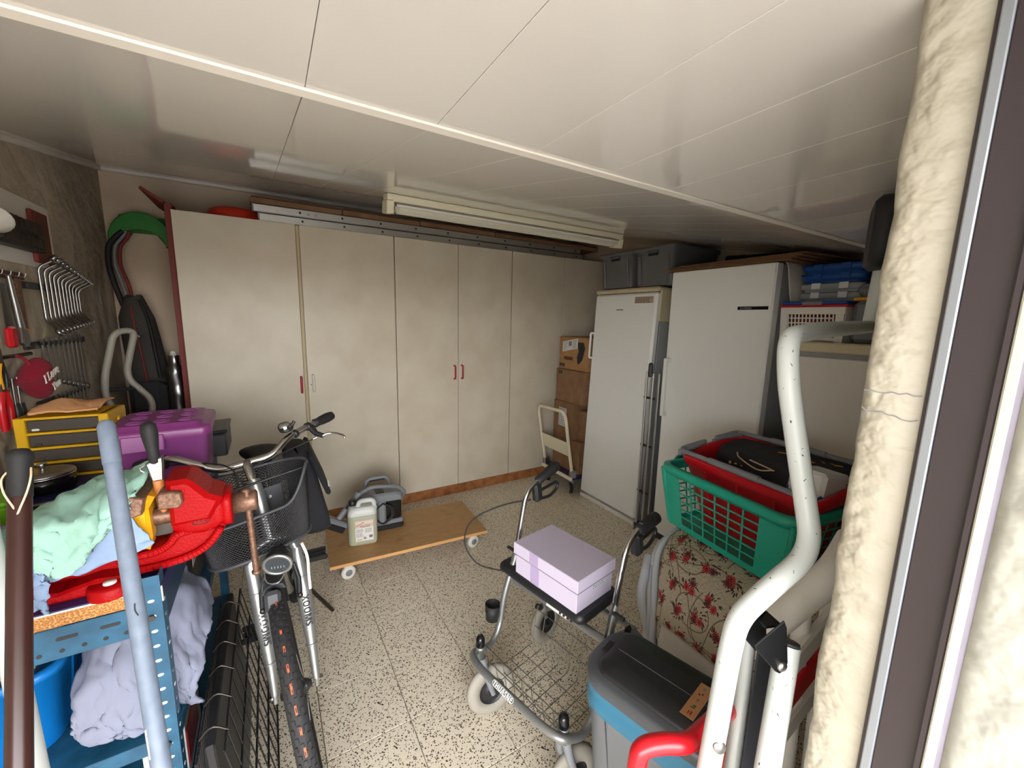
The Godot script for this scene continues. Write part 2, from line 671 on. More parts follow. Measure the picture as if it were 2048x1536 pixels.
func build_room() -> void:
	# floor: a screed with terrazzo tiles of 30 cm laid on it as far as they can be told apart
	var fl := struct("floor", bc(v3(-0.95, -0.12, -3.8), v3(3.1, -0.008, -0.19)), mats.joint, "grouted floor of speckled terrazzo tiles", "floor")
	var variants := []
	for k in 3:
		var st := bx(v3(0, -0.006, 0), v3(0.2945, 0.012 + 0.0004 * k, 0.2945), Basis(), 0.0012)
		st.generate_normals()
		variants.append(st.commit())
	for i in range(-4, 10):
		for j in range(0, 13):
			var cx := 0.0815 + 0.297 * i + 0.1485
			var cz := -0.4267 - 0.297 * (j - 1) + 0.1485
			if cz - 0.15 < -3.76 or cx - 0.15 < -0.9: continue
			if cx > 3.0: continue
			var o := put("tile", variants[(i * 7 + j * 3) % 3 if i >= 0 else (j % 3)], mats.terrazzo, fl)
			o.position = v3(cx, 0, cz)
	struct("wall_left", bc(v3(-1.0, -0.1, -3.9), v3(-0.86, 2.7, -0.13)), mats.plaster, "rough plastered side wall behind the workbench", "wall")
	struct("wall_back", bc(v3(-1.0, -0.1, -3.9), v3(3.2, 2.7, -3.72)), mats.plaster_back, "plain plastered back wall behind the wardrobes", "wall")
	struct("wall_right", bc(v3(3.02, -0.1, -3.9), v3(3.2, 2.7, -0.13)), mats.plaster_back, "plain wall behind the fridges", "wall")
	# the front wall: plaster leaf with a rounded arris, then the metal door frame, then the rough outer leaf
	var st := S()
	var prof := [[0.0, -0.134], [0.0, -0.178]]
	for k in 7:
		var a := PI * 0.5 * k / 6.0
		prof.append([0.012 - 0.012 * cos(a), -0.178 - 0.012 * sin(a)])
	prof.append([2.5, -0.19])
	prof.append([2.5, -0.134])
	var rs := RandomNumberGenerator.new()
	rs.seed = 3
	var rings := []
	var rough := FastNoiseLite.new()
	rough.frequency = 9.0
	rough.fractal_octaves = 4
	for k in 161:
		var ring := PackedVector3Array()
		var y := -0.1 + 2.0 * k / 160.0
		for p in prof.size():
			var w := 0.0045 if p >= 1 and p <= 8 else 0.0
			ring.append(v3(0.6 + prof[p][0] + w * rough.get_noise_2d(y, 0.0), y, prof[p][1] + w * rough.get_noise_2d(y, 7.0)))
		rings.append(ring)
	loft(st, rings, true, true)
	var jamb := struct("wall_front", st, mats.jamb_paint, "cream painted plaster jamb of the doorway, cracked and uneven", "wall")
	for c in [[1.452, 0.0], [1.43, 1.0]]:
		var cp := []
		for k in 9:
			var t := k / 8.0
			cp.append(v3(0.5992, c[0] + rs.randf_range(-0.002, 0.002) - 0.006 * t * c[1], -0.186 + 0.05 * t))
		obj("crack", tb(cp, 0.0006, 4), mats.ink_grey, jamb)
	var door := thing("door_1", "dark brown metal door frame with a silver edge strip on the right", "door frame", v3(0.6, 0, -0.134))
	tag(door, "", "", "", "structure")
	obj("frame_profile", bc(v3(-0.004, -0.05, 0.012), v3(0.09, 1.9, 0.05), 0.002), mats.brown_frame, door)
	obj("rebate", bc(v3(-0.001, -0.05, 0.0), v3(0.09, 1.9, 0.012)), mats.brown_frame, door)
	obj("edge_strip", bc(v3(-0.007, -0.05, 0.004), v3(-0.001, 1.9, 0.013), 0.0012), mats.alu_strip, door)
	obj("stop_profile", bc(v3(-0.012, -0.05, 0.046), v3(0.09, 1.9, 0.053), 0.0015), mats.brown_frame, door)
	obj("cover_strip", bc(v3(-0.014, -0.05, 0.053), v3(0.09, 1.9, 0.0615), 0.0015), mats.cream_paint, door)
	obj("mastic_joint", bc(v3(-0.011, -0.05, 0.0615), v3(0.09, 1.9, 0.066)), mats.mastic, door)
	st = S()
	rings = []
	for k in 101:
		var y := -0.1 + 2.1 * k / 100.0
		var ring := PackedVector3Array()
		for p in [[-0.012, 0.066], [-0.016, 0.075], [-0.015, 0.085], [-0.016, 0.095], [-0.015, 0.107], [-0.016, 0.12], [-0.015, 0.14], [-0.01, 0.2], [2.5, 0.2], [2.5, 0.066]]:
			var w := 0.0 if p[0] > 1.0 or p[1] < 0.07 else 0.0022
			ring.append(v3(0.6 + p[0] + rs.randf_range(-w, w), y, -0.134 + p[1]))
		rings.append(ring)
	loft(st, rings, true, true)
	struct("wall_outer", st, mats.stucco, "rough white rendered outer wall at the right edge", "wall")
	struct("wall_above", bc(v3(-1.0, 1.868, -0.19), v3(3.1, 2.75, 0.066)), mats.jamb_paint, "lintel over the doorway", "lintel")
	struct("wall_front_left", bc(v3(-1.0, -0.1, -0.19), v3(-0.8, 1.868, 0.066)), mats.jamb_paint, "left jamb of the doorway", "wall")
	# ceiling: glossy panels, level over the doorway, rising behind the joint strip
	var cl := struct("ceiling", bc(v3(-1.0, 2.62, -3.9), v3(3.2, 2.75, -0.13)), mats.joint, "glossy off-white ceiling of long plastic panels in two pitches", "ceiling")
	var edges := [-0.862, 0.072]
	while edges[-1] < 3.0: edges.append(edges[-1] + 0.2105)
	for i in edges.size() - 1:
		var a: float = edges[i] + 0.0004
		var b: float = minf(edges[i + 1], 3.03) - 0.0004
		obj("panel", bc(v3(a, 1.865, -0.752), v3(b, 1.885, -0.185), 0.0008), mats.ceiling_panel, cl)
		var q := S()
		prism(q, P2([[-0.745, ceil_y(-0.7451)], [-3.73, ceil_y(-3.73)], [-3.73, ceil_y(-3.73) + 0.02], [-0.745, ceil_y(-0.7451) + 0.02]]), b - a, Transform3D(Basis(v3(0, 0, 1), v3(0, 1, 0), v3(-1, 0, 0)), v3((a + b) / 2, 0, 0)), 0.0008)
		obj("panel", q, mats.ceiling_panel, cl)
	struct("trim_1", bc(v3(-0.86, 1.8605, -0.765), v3(3.02, 1.8655, -0.738), 0.002), mats.pvc_trim, "thin joint strip across the ceiling where the pitch changes", "trim")
	for t in [["trim_2", v3(0, 0, 0)]]:
		var q := S()
		tube(q, [v3(-0.86, 2.424, -3.715), v3(3.02, 2.424, -3.715)], 0.016, 8)
		struct("trim_2", q, mats.pvc_trim, "ceiling trim along the back wall", "trim")
		q = S()
		tube(q, [v3(-0.855, 1.862, -0.75), v3(-0.855, 2.424, -3.71)], 0.016, 8)
		struct("trim_3", q, mats.pvc_trim, "ceiling trim along the left wall", "trim")
	# the yard behind the viewer
	struct("yard", bc(v3(-9, -0.15, -0.185), v3(10, -0.02, 9)), mats.yard, "paved yard outside the doorway", "ground")
	struct("yard_wall", bc(v3(-9, -0.1, 12.0), v3(10, 1.0, 12.2)), mats.yard_wall, "plain garden wall across the yard", "wall")
	struct("canopy", bc(v3(-3.5, 2.08, 0.066), v3(3.2, 2.16, 1.7)), mats.yard_wall, "flat canopy outside over the doorway", "roof")

func build_ceiling_lamp() -> void:
	var z := -2.13
	var top := ceil_y(z)
	var t := thing("ceiling_lamp", "long fluorescent ceiling lamp with cream end caps, switched off", "lamp", v3(0.555, top, z), Basis(v3(1, 0, 0), v3(0, cos(0.188), sin(0.188)), v3(0, -sin(0.188), cos(0.188))))
	obj("housing", bc(v3(0.01, -0.035, -0.045), v3(1.56, -0.001, 0.045), 0.003), mats.lamp_body, t)
	obj("diffuser", bx(v3(0.785, -0.062, 0.0), v3(1.51, 0.052, 0.078), Basis(), 0.018), mats.lamp_glass, t)
	obj("lamp_tube", tb([v3(0.03, -0.05, 0.046), v3(1.54, -0.05, 0.046)], 0.006, 8), mats.off_white, t)
	for x in [0.0, 1.57]:
		obj("end_cap", bx(v3(x, -0.062, 0), v3(0.036, 0.062, 0.1), Basis(), 0.004), mats.lamp_body, t)
		obj("end_bracket", bx(v3(x, -0.016, 0), v3(0.03, 0.03, 0.086), Basis(), 0.003), mats.lamp_body, t)

# ---------------------------------------------------------------- wardrobes along the back wall
func bar_handle(x: float, y0: float, y1: float, m: Material, parent: Node) -> void:
	var z := -3.12
	obj("handle", tb(fillet([v3(x, y0, z), v3(x, y0, z + 0.028), v3(x, y1, z + 0.028), v3(x, y1, z)], 0.014, 5), 0.0075, 8), m, parent)

func build_wardrobes() -> void:
	var units := [
		["wardrobe", "leftmost white wardrobe with one red and one white handle", -0.435, 0.842],
		["wardrobe", "middle white wardrobe with two red handles side by side", 0.846, 1.868],
		["wardrobe", "rightmost white wardrobe, half hidden behind the stacked cartons and fridge", 1.872, 2.975]]
	var doors := [[[-0.435, 0.198], [0.222, 0.841]], [[0.848, 1.357], [1.361, 1.866]], [[1.874, 2.450], [2.454, 2.972]]]
	for i in 3:
		var a: float = units[i][2]
		var b: float = units[i][3]
		var t := thing(units[i][0], units[i][1], "wardrobe", Vector3.ZERO, Basis(), "white wardrobes along the back wall")
		var st := S()
		box(st, v3((a + b) / 2, 1.095, -3.42), v3(b - a - 0.002, 2.03, 0.563), Basis(), 0.002)
		obj("carcass", st, mats.laminate_edge if i == 0 else mats.laminate, t)
		for d in doors[i]:
			var dm := obj("door", bc(v3(d[0], 0.086, -3.138), v3(d[1], 2.114, -3.12), 0.0015), mats.laminate, t)
			if d[0] < -0.4:
				bar_handle(0.18, 0.995, 1.103, mats.handle_red, dm)
			elif d[0] < 0.3:
				bar_handle(0.255, 1.0, 1.113, mats.handle_white, dm)
				obj("keyhole", bx(v3(0.241, 1.045, -3.12), v3(0.006, 0.006, 0.002)), mats.ink, dm)
			elif d[0] < 1.0: bar_handle(1.322, 1.026, 1.135, mats.handle_red, dm)
			elif d[0] < 1.5: bar_handle(1.39, 1.026, 1.136, mats.handle_red, dm)
		if i == 0:
			obj("centre_strip", bc(v3(0.201, 0.086, -3.14), v3(0.219, 2.112, -3.126), 0.002), mats.laminate_edge, t)
			obj("side_panel", bc(v3(-0.475, 0.0, -3.7), v3(-0.437, 2.16, -3.2), 0.002), mats.carcass_red, t)
			obj("side_ledge", bx(v3(-0.52, 2.19, -3.42), v3(0.12, 0.018, 0.5), Basis(v3(0, 0, 1), -0.6), 0.002), mats.carcass_red, t)
		obj("plinth", bc(v3(a, 0.0, -3.16), v3(b, 0.082, -3.123), 0.002), mats.plinth_wood, t)

func build_wardrobe_tops() -> void:
	# aluminium ladder lying on its side rail, two sections stacked
	var t := thing("ladder", "long aluminium ladder in two sections lying on top of the wardrobes", "ladder", v3(0, 2.114, -3.15))
	for k in 2:
		var x0 := 0.0 if k == 0 else -0.03
		var y0 := 0.0 if k == 0 else 0.054
		for z in [0.0, -0.36]:
			obj("rail", bc(v3(x0, y0 + 0.002, z - 0.026), v3(2.69 + x0, y0 + 0.051, z), 0.004), mats.alu, t)
			obj("rail_cap", bc(v3(x0 - 0.006, y0 + 0.001, z - 0.028), v3(x0 + 0.004, y0 + 0.053, z + 0.002), 0.002), mats.grey_plastic, t)
		for j in 10:
			var rx := 0.235 + 0.262 * j + (0.012 if k == 0 else 0.0)
			obj("rung", tb([v3(rx, y0 + 0.028, 0.003), v3(rx, y0 + 0.028, -0.38)], 0.013, 10), mats.alu, t)
			obj("rung_hole", tb([v3(rx, y0 + 0.028, 0.0032), v3(rx, y0 + 0.028, 0.0044)], 0.0075, 10), mats.ink, t)
		if k == 1:
			for rx in [0.285, 0.33]:
				obj("rivet", tb([v3(rx, y0 + 0.024, 0.0), v3(rx, y0 + 0.024, 0.004)], 0.009, 8), mats.steel, t)
	# boards on the ladder
	var spans := [[-0.045, 0.5, 2.226], [0.505, 1.06, 2.226], [1.065, 1.72, 2.228], [1.725, 2.9, 2.224]]
	var says := ["leftmost brown hardboard strip lying on the ladder", "second brown hardboard strip on the ladder from the left", "third brown hardboard strip on the ladder, behind the lamp", "rightmost dark hardboard strip on the ladder by the grey tubs"]
	for i in 4:
		var s: Array = spans[i]
		var bd := thing("board", says[i], "board", v3(s[0], s[2], -3.17), Basis(v3(0, 0, 1), -0.006), "boards on top of the ladder")
		obj("sheet", bc(v3(0, 0, -0.4), v3(s[1] - s[0], 0.034, 0), 0.002), mats.cardboard_brown, bd)
		obj("upper_sheet", bc(v3(0.01, 0.036, -0.4), v3(s[1] - s[0] - 0.01, 0.046, -0.015), 0.001), mats.dark_wood, bd)
	var basin := thing("basin", "orange-red round plastic basin upside down on the left wardrobe", "basin", v3(-0.13, 2.112, -3.36))
	obj("shell", lt([[0.001, 0.085], [0.12, 0.085], [0.15, 0.07], [0.163, 0.03], [0.165, 0.004]], 32), mats.orange_red, basin)
	obj("rim", lt([[0.165, 0.0], [0.19, 0.0], [0.19, 0.012], [0.165, 0.016]], 32), mats.orange_red, basin)

# ---------------------------------------------------------------- left rear corner
func build_corner() -> void:
	var z := -3.66
	var g := thing("hose_hanger", "green plastic hose hanger on the back wall beside the wardrobe", "hanger", v3(-0.66, 1.95, z))
	var arch := []
	for k in 13:
		var a := PI * (1.0 - k / 12.0)
		arch.append([cos(a) * 0.165, sin(a) * 0.19 + 0.02])
	for k in 13:
		var a := PI * k / 12.0
		arch.append([cos(a) * 0.118, sin(a) * 0.1])
	obj("saddle", pr(arch, 0.1, Transform3D(Basis(), v3(0, 0, 0.03)), 0.004, true), mats.green_plastic, g)
	obj("back_plate", pr([[-0.165, 0.03], [-0.12, 0.2], [0.12, 0.2], [0.165, 0.03], [0.118, 0.0], [0.06, 0.09], [-0.06, 0.09], [-0.118, 0.0]], 0.008, Transform3D(Basis(), v3(0, 0, -0.03)), 0.001), mats.green_plastic, g)
	var cols := [["rubber", "black garden hose hanging from the green hanger", 0.016, 0.0, "black"], ["grey_plastic", "pale grey cable loop hanging beside the black hose", 0.009, 0.03, "grey"], ["carcass_red", "red-brown cable loop hanging from the green hanger", 0.01, 0.055, "red"]]
	for i in 3:
		var c: Array = cols[i]
		var off: float = c[3]
		var h := obj("hose" if i == 0 else "cable", tb(curve([v3(-0.745 + off * 0.5, 2.03, z + 0.085), v3(-0.785 + off, 1.99, z + 0.08), v3(-0.825 + off, 1.93, z + 0.07), v3(-0.835 + off, 1.82, z + 0.07), v3(-0.82 + off * 1.2, 1.7, z + 0.07), v3(-0.79 + off, 1.56, z + 0.07), v3(-0.74 + off, 1.4, z + 0.06), v3(-0.7 + off, 1.1, z + 0.05)], 8), c[2], 8), mats[c[0]])
		tag(h, c[1], "hose" if i == 0 else "cable")
	# long dark bag standing in the corner
	var st := S()
	var rings := []
	var rs := RandomNumberGenerator.new()
	rs.seed = 5
	for k in 13:
		var t := k / 12.0
		var y := 0.02 + 1.6 * t
		var cx := lerpf(-0.64, -0.725, t)
		var w := lerpf(0.15, 0.085, t) * (0.55 if k == 12 else 1.0)
		var ring := PackedVector3Array()
		for j in 18:
			var a := TAU * j / 18
			ring.append(v3(cx + cos(a) * w * (1 + 0.06 * sin(3 * a + k)), y + (0.015 * sin(2 * a) if k > 10 else 0.0), -3.54 + sin(a) * w * 0.75))
		rings.append(ring)
	loft(st, rings)
	var bag := thing("golf_bag", "tall dark zipped bag standing in the rear corner", "bag", v3(0, 0, 0))
	obj("body", st, mats.fabric_dark, bag)
	obj("zip", tb(curve([v3(-0.735, 1.56, -3.478), v3(-0.7, 1.2, -3.445), v3(-0.66, 0.7, -3.43)], 8), 0.006, 6), mats.carcass_red, bag)
	obj("buckle", bx(v3(-0.72, 1.38, -3.46), v3(0.05, 0.014, 0.012), Basis(v3(0, 0, 1), -0.7), 0.003), mats.steel, bag)
	obj("strap", tb(curve([v3(-0.69, 1.6, -3.48), v3(-0.65, 1.45, -3.455), v3(-0.62, 1.1, -3.43)], 8), 0.009, 6), mats.rubber, bag)
	# folded walking aid of bent white tube
	var w := thing("folding_trolley", "folded trolley with a bent white tube handle in the rear corner", "trolley", v3(0, 0, 0))
	obj("handle_tube", tb(fillet([v3(-0.715, 0.02, -3.0), v3(-0.71, 0.86, -3.0), v3(-0.782, 1.06, -3.0), v3(-0.775, 1.17, -3.0), v3(-0.715, 1.415, -3.0), v3(-0.64, 1.425, -3.06), v3(-0.695, 1.2, -3.06), v3(-0.69, 1.14, -3.06), v3(-0.6, 1.02, -3.06), v3(-0.62, 0.86, -3.06), v3(-0.62, 0.02, -3.06)], 0.05, 6), 0.0165, 10), mat("dull_white", hexc("9d988c"), 0.45), w)
	obj("cross_bar", tb([v3(-0.775, 1.1, -3.0), v3(-0.66, 1.09, -3.06)], 0.01, 8), mats.rubber, w)
	obj("seat_pack", bx(v3(-0.635, 0.9, -3.17), v3(0.17, 0.42, 0.1), Basis(), 0.03), mats.fabric_black, w)
	obj("label_patch", bx(v3(-0.6, 0.93, -3.119), v3(0.06, 0.022, 0.003)), mats.paper, w)
	for x in [-0.72, -0.62]:
		obj("wheel", tb([v3(x - 0.012, 0.08, -3.03), v3(x + 0.012, 0.08, -3.03)], 0.08, 18), mats.rubber, w)
	# crinkled silver roll
	st = S()
	rings = []
	for k in 40:
		var y := 0.05 + 1.2 * k / 39.0
		var ring := PackedVector3Array()
		for j in 16:
			var a := TAU * j / 16
			var r := 0.046 + rs.randf_range(-0.006, 0.006) + (0.006 if k % 6 < 2 else 0.0)
			if k > 36: r *= 0.6
			ring.append(v3(-0.535 + cos(a) * r, y, -3.38 + sin(a) * r))
		rings.append(ring)
	loft(st, rings)
	var foil := thing("foil_roll", "crinkled silver insulation roll standing against the wardrobe side", "roll", v3(0, 0, 0))
	obj("roll", st, mats.steel, foil)
	obj("top_knot", bx(v3(-0.535, 1.26, -3.38), v3(0.03, 0.04, 0.03), Basis(v3(1, 0, 0), 0.4), 0.008), mats.canvas, foil)

# ---------------------------------------------------------------- tools hanging on the left wall (face at x = -0.86)
const WX := -0.86
const WORDS := ["first", "second", "third", "fourth", "fifth", "sixth", "seventh", "eighth", "ninth", "tenth", "eleventh"]

func wpt(y: float, z: float, off := 0.0) -> Vector3:
	return Vector3(WX + off, y, z)

func build_wall_tools() -> void:
	var board := thing("tool_board", "white painted board on the left wall behind the socket rack", "board", v3(WX, 1.84, -2.6))
	obj("panel", bc(v3(0.0005, -0.13, -0.24), v3(0.012, 0.15, 0.6), 0.002), mats.off_white, board)
	var fr := thing("picture", "small dark framed picture behind the socket rack", "picture", wpt(1.85, -2.69, 0.0125))
	obj("frame", bc(v3(0.0005, -0.12, -0.075), v3(0.016, 0.1, 0.075), 0.003), mats.carcass_red, fr)
	obj("print", bc(v3(0.0155, -0.1, -0.058), v3(0.0175, 0.082, 0.058)), mats.dark_wood, fr)
	# rack with sockets
	var rk := thing("socket_rack", "black socket rack with two rows of sockets on the white board", "rack", wpt(1.765, -2.43, 0.03))
	obj("rail", bc(v3(-0.0, 0.0, -0.17), v3(0.03, 0.02, 0.19), 0.002), mats.black_plastic, rk)
	obj("rail", bc(v3(-0.0, 0.06, -0.17), v3(0.03, 0.08, 0.19), 0.002), mats.black_plastic, rk)
	obj("back_strip", bc(v3(-0.012, 0.0, -0.17), v3(0.0, 0.1, 0.19), 0.002), mats.black_plastic, rk)
	for j in 2:
		for i in 9:
			var r := 0.014 + 0.0006 * i
			obj("socket", lt([[r * 1.2, 0], [r * 1.2, 0.04], [r * 0.9, 0.046], [r * 0.7, 0.046]], 12, Transform3D(Basis(), v3(0.02, 0.015 + 0.055 * j, -0.15 + 0.04 * i))), mats.dark_steel, rk)
	var ld := thing("funnel", "cream plastic funnel hanging in front of the socket rack", "funnel", wpt(1.79, -2.08, 0.09))
	obj("cone", lt([[0.008, -0.09], [0.012, -0.02], [0.05, 0.05], [0.052, 0.06]], 20, Transform3D(Basis(v3(1, 0, 0), -0.9), v3(0, 0, 0))), mats.off_white, ld)
	# magnet bars
	var bars := [[1.625, -2.5, -3.05, "upper black magnet bar on the left wall behind the long ring spanners", 0.028], [1.375, -2.44, -3.05, "middle black magnet bar holding the combination spanners", 0.028], [1.125, -2.47, -3.03, "lowest black magnet bar behind the row of small spanners", 0.026]]
	for b in bars:
		var m := thing("magnet_bar", b[3], "tool holder", wpt(b[0], (b[1] + b[2]) / 2), Basis(), "magnet bars on the left wall")
		var L: float = b[1] - b[2]
		obj("bar", bc(v3(0.0005, -b[4] / 2, -L / 2), v3(0.016, b[4] / 2, L / 2), 0.002), mats.black_plastic, m)
		for e in [-1, 1]:
			obj("screw", tb([v3(0.014, 0, e * (L / 2 - 0.012)), v3(0.0175, 0, e * (L / 2 - 0.012))], 0.004, 8), mats.steel, m)
	# offset ring spanners, largest first
	for i in 11:
		var t := i / 10.0
		var z := lerpf(-2.575, -2.98, pow(t, 0.9))
		var yt := lerpf(1.745, 1.665, t)
		var yb := lerpf(1.465, 1.5, t)
		var r := lerpf(0.018, 0.009, t)
		var what := "largest offset ring spanner, first of the long row on the wall" if i == 0 else ("smallest offset ring spanner, last of the long row on the wall" if i == 10 else "offset ring spanner %s from the big end of the graded row on the wall" % WORDS[i])
		var s := thing("ring_spanner", what, "spanner", wpt(1.62, z, 0.024), Basis(), "offset ring spanners on the upper magnet bar" if i > 0 and i < 10 else "")
		obj("shaft", tb(fillet([v3(0.055, yb - 1.65, 0.03), v3(0.012, yb - 1.61, 0), v3(0.012, yt - 1.66, 0), v3(0.055, yt - 1.625, -0.02)], 0.02, 4), lerpf(0.0065, 0.004, t), 6), mats.steel, s)
		for e in [[yb - 1.655, 0.034, 0.06], [yt - 1.62, -0.022, 0.06]]:
			var d := v3(0.55, 0.83 if e[1] < 0 else -0.83, 0)
			obj("ring", lt([[r * 0.62, -0.008], [r, -0.008], [r, 0.008], [r * 0.62, 0.008], [r * 0.62, -0.008]], 14, along(v3(e[2], e[0], e[1]), v3(0.83, -0.55 if e[1] < 0 else 0.55, 0.2))), mats.steel, s)
	# combination spanners
	for i in 9:
		var t := i / 8.0
		var z := lerpf(-2.545, -2.96, t)
		var L := lerpf(0.15, 0.24, t)
		var what := "shortest combination spanner of the middle row, at its left end" if i == 0 else ("longest combination spanner of the middle row, at its right end" if i == 8 else "combination spanner, %s from the short end of the middle row on the wall" % WORDS[i])
		combo(what, wpt(1.385, z, 0.017), L, lerpf(0.011, 0.017, t), "combination spanners on the middle magnet bar" if i > 0 and i < 8 else "")
	for i in 9:
		var t := i / 8.0
		var z := lerpf(-2.6, -2.95, t)
		combo("small spanner, %s from the left in the lowest row above the yellow drawers" % WORDS[i], wpt(1.135, z, 0.017), 0.1, 0.0085, "small spanners on the lowest magnet bar")
	# hook rail with pliers, wrench and brushes further left
	var rail := thing("hook_rail", "dark wooden hook rail above the hanging pipe wrench", "rail", wpt(1.655, -2.36, 0.0))
	obj("rail", bc(v3(0.0005, -0.012, -0.13), v3(0.02, 0.016, 0.16), 0.003), mats.dark_wood, rail)
	for zz in [-0.08, -0.03, 0.03, 0.09]:
		obj("hook", tb(fillet([v3(0.018, 0.0, zz), v3(0.04, -0.004, zz), v3(0.042, 0.014, zz)], 0.008, 3), 0.002, 6), mats.steel, rail)
	var pw := thing("pipe_wrench", "chrome adjustable wrench hanging jaw down from the hook rail", "wrench", wpt(1.65, -2.36, 0.032))
	obj("handle", tb([v3(0, 0, 0.03), v3(0, -0.12, 0.01), v3(0, -0.2, -0.005)], [0.008, 0.011, 0.013], 8), mats.steel, pw)
	obj("jaw", pr([[-0.022, 0.03], [0.024, 0.02], [0.03, -0.03], [0.012, -0.045], [0.006, -0.012], [-0.008, -0.01], [-0.012, -0.04], [-0.03, -0.03]], 0.016, Transform3D(Basis(v3(0, 1, 0), PI / 2), v3(0, -0.225, -0.01)), 0.002), mats.steel, pw)
	var rasp := thing("rasp", "rusty brown flat rasp hanging from the hook rail", "file", wpt(1.645, -2.4, 0.03))
	obj("blade", bc(v3(-0.004, -0.2, -0.016), v3(0.004, 0, 0.016), 0.001), mats.rust_steel, rasp)
	obj("tang_guard", bc(v3(-0.008, -0.21, -0.026), v3(0.008, -0.196, 0.026), 0.002), mats.gold, rasp)
	var handle := thing("hand_saw", "red handled saw blade hanging at the left edge", "saw", wpt(1.62, -2.3, 0.025))
	obj("blade", pr([[-0.02, 0.0], [0.02, 0.0], [0.03, -0.17], [-0.03, -0.17]], 0.002, Transform3D(Basis(v3(0, 1, 0), PI / 2), v3(0, 0, 0))), mats.dark_steel, handle)
	obj("grip", bx(v3(0, -0.2, 0), v3(0.022, 0.08, 0.05), Basis(), 0.008), mats.red_plastic, handle)
	# heart pin cushion
	var ht := thing("heart_cushion", "dark red velvet heart cushion lettered in white, hanging among the tools", "cushion", wpt(1.25, -2.345, 0.055))
	var st := S()
	var rings := []
	var n := 36
	for k in 9:
		var f := -1.0 + 2.0 * k / 8.0
		var sc := sqrt(maxf(0.0, 1.0 - f * f * 0.98))
		var ring := PackedVector3Array()
		for j in n:
			var a := TAU * j / n
			var hx := 0.0054 * pow(sin(a), 3) * 16.0
			var hy := 0.008 * (13.0 * cos(a) - 5.0 * cos(2 * a) - 2.0 * cos(3 * a) - cos(4 * a))
			# the heart lies on its side, its tip to the left
			ring.append(v3(f * 0.045, -hx * sc * 0.98, -hy * sc * 0.95))
		rings.append(ring)
	loft(st, rings)
	obj("cushion", st, mats.velvet_red, ht)
	var rt := v3(0, 0.25, -1)
	letters("lettering", "I Love", 0.034, v3(0.046, 0.02, 0.0), rt, v3(0, 1, 0.2), mats.off_white, ht, false, 0.003, "Droid Serif")
	letters("lettering", "You", 0.03, v3(0.046, -0.026, -0.03), rt, v3(0, 1, 0.2), mats.off_white, ht, false, 0.003, "Droid Serif")
	obj("ribbon", tb(curve([v3(0.0, 0.06, 0.03), v3(-0.01, 0.085, 0.035), v3(-0.02, 0.1, 0.06)], 6), 0.006, 6), mats.velvet_red, ht)
	obj("hanging_hook", tb([v3(-0.05, 0.095, 0.08), v3(-0.03, 0.098, -0.08)], 0.007, 6), mats.dark_steel, ht)
	# cutters
	var ct := thing("bolt_cutter", "bolt cutter with red handles hanging at the far left", "cutter", wpt(1.23, -2.165, 0.03))
	for e in [-1, 1]:
		obj("handle", tb(fillet([v3(0, 0.0, e * 0.01), v3(0, -0.05, e * 0.03), v3(0, -0.14, e * 0.024)], 0.03, 4), [0.006, 0.011, 0.012, 0.012, 0.012, 0.012, 0.011] if false else 0.0105, 8), mats.red_plastic, ct)
	obj("jaws", pr([[-0.015, 0], [0.015, 0], [0.012, 0.05], [0.002, 0.07], [-0.01, 0.055]], 0.01, Transform3D(Basis(v3(0, 1, 0), PI / 2), v3(0, 0, 0)), 0.001), mats.dark_steel, ct)
	var yp := thing("pliers", "pliers with black and yellow grips hanging above the bolt cutter", "pliers", wpt(1.34, -2.18, 0.03))
	for e in [-1, 1]:
		obj("grip", tb(curve([v3(0, -0.01, e * 0.006), v3(0, -0.05, e * 0.022), v3(0, -0.1, e * 0.018)], 5), 0.008, 8), mats.vise_yellow if e > 0 else mats.black_plastic, yp)
	obj("head", pr([[-0.016, -0.015], [0.016, -0.015], [0.008, 0.045], [-0.008, 0.045]], 0.01, Transform3D(Basis(v3(0, 1, 0), PI / 2), v3(0, 0, 0)), 0.001), mats.dark_steel, yp)
	for e in [["black handled screwdriver hanging under the heart cushion", -2.27], ["dark brush handle hanging beside the yellow drawers", -2.235]]:
		var sd := thing("screwdriver", e[0], "screwdriver", wpt(1.17, e[1], 0.03))
		obj("grip", lt([[0.002, -0.1], [0.014, -0.095], [0.017, -0.06], [0.013, -0.02], [0.011, 0.0]], 12), mats.black_plastic, sd)
		obj("shank", tb([v3(0, 0, 0), v3(0, 0.1, 0)], 0.004, 6), mats.steel, sd)

func combo(label: String, at: Vector3, L: float, r: float, group: String) -> void:
	var s := thing("combination_spanner", label, "spanner", at, Basis(), group)
	obj("shaft", bc(v3(0.001, -L, -r * 0.35), v3(0.008, -r, r * 0.35), 0.002), mats.steel, s)
	obj("open_end", pr([[-r, 0.2 * r], [-r * 0.8, r * 1.2], [-r * 0.4, r * 1.3], [-r * 0.4, 0.3 * r], [r * 0.4, 0.3 * r], [r * 0.4, r * 1.3], [r * 0.8, r * 1.2], [r, 0.2 * r], [r * 0.5, -r], [-r * 0.5, -r]], 0.009, Transform3D(Basis(v3(0, 1, 0), PI / 2), v3(0.005, 0, 0)), 0.001), mats.steel, s)
	obj("ring_end", lt([[r * 0.55, -0.006], [r * 0.95, -0.006], [r * 0.95, 0.006], [r * 0.55, 0.006], [r * 0.55, -0.006]], 12, along(v3(0.006, -L - r * 0.6, 0), v3(1, 0, 0))), mats.steel, s)

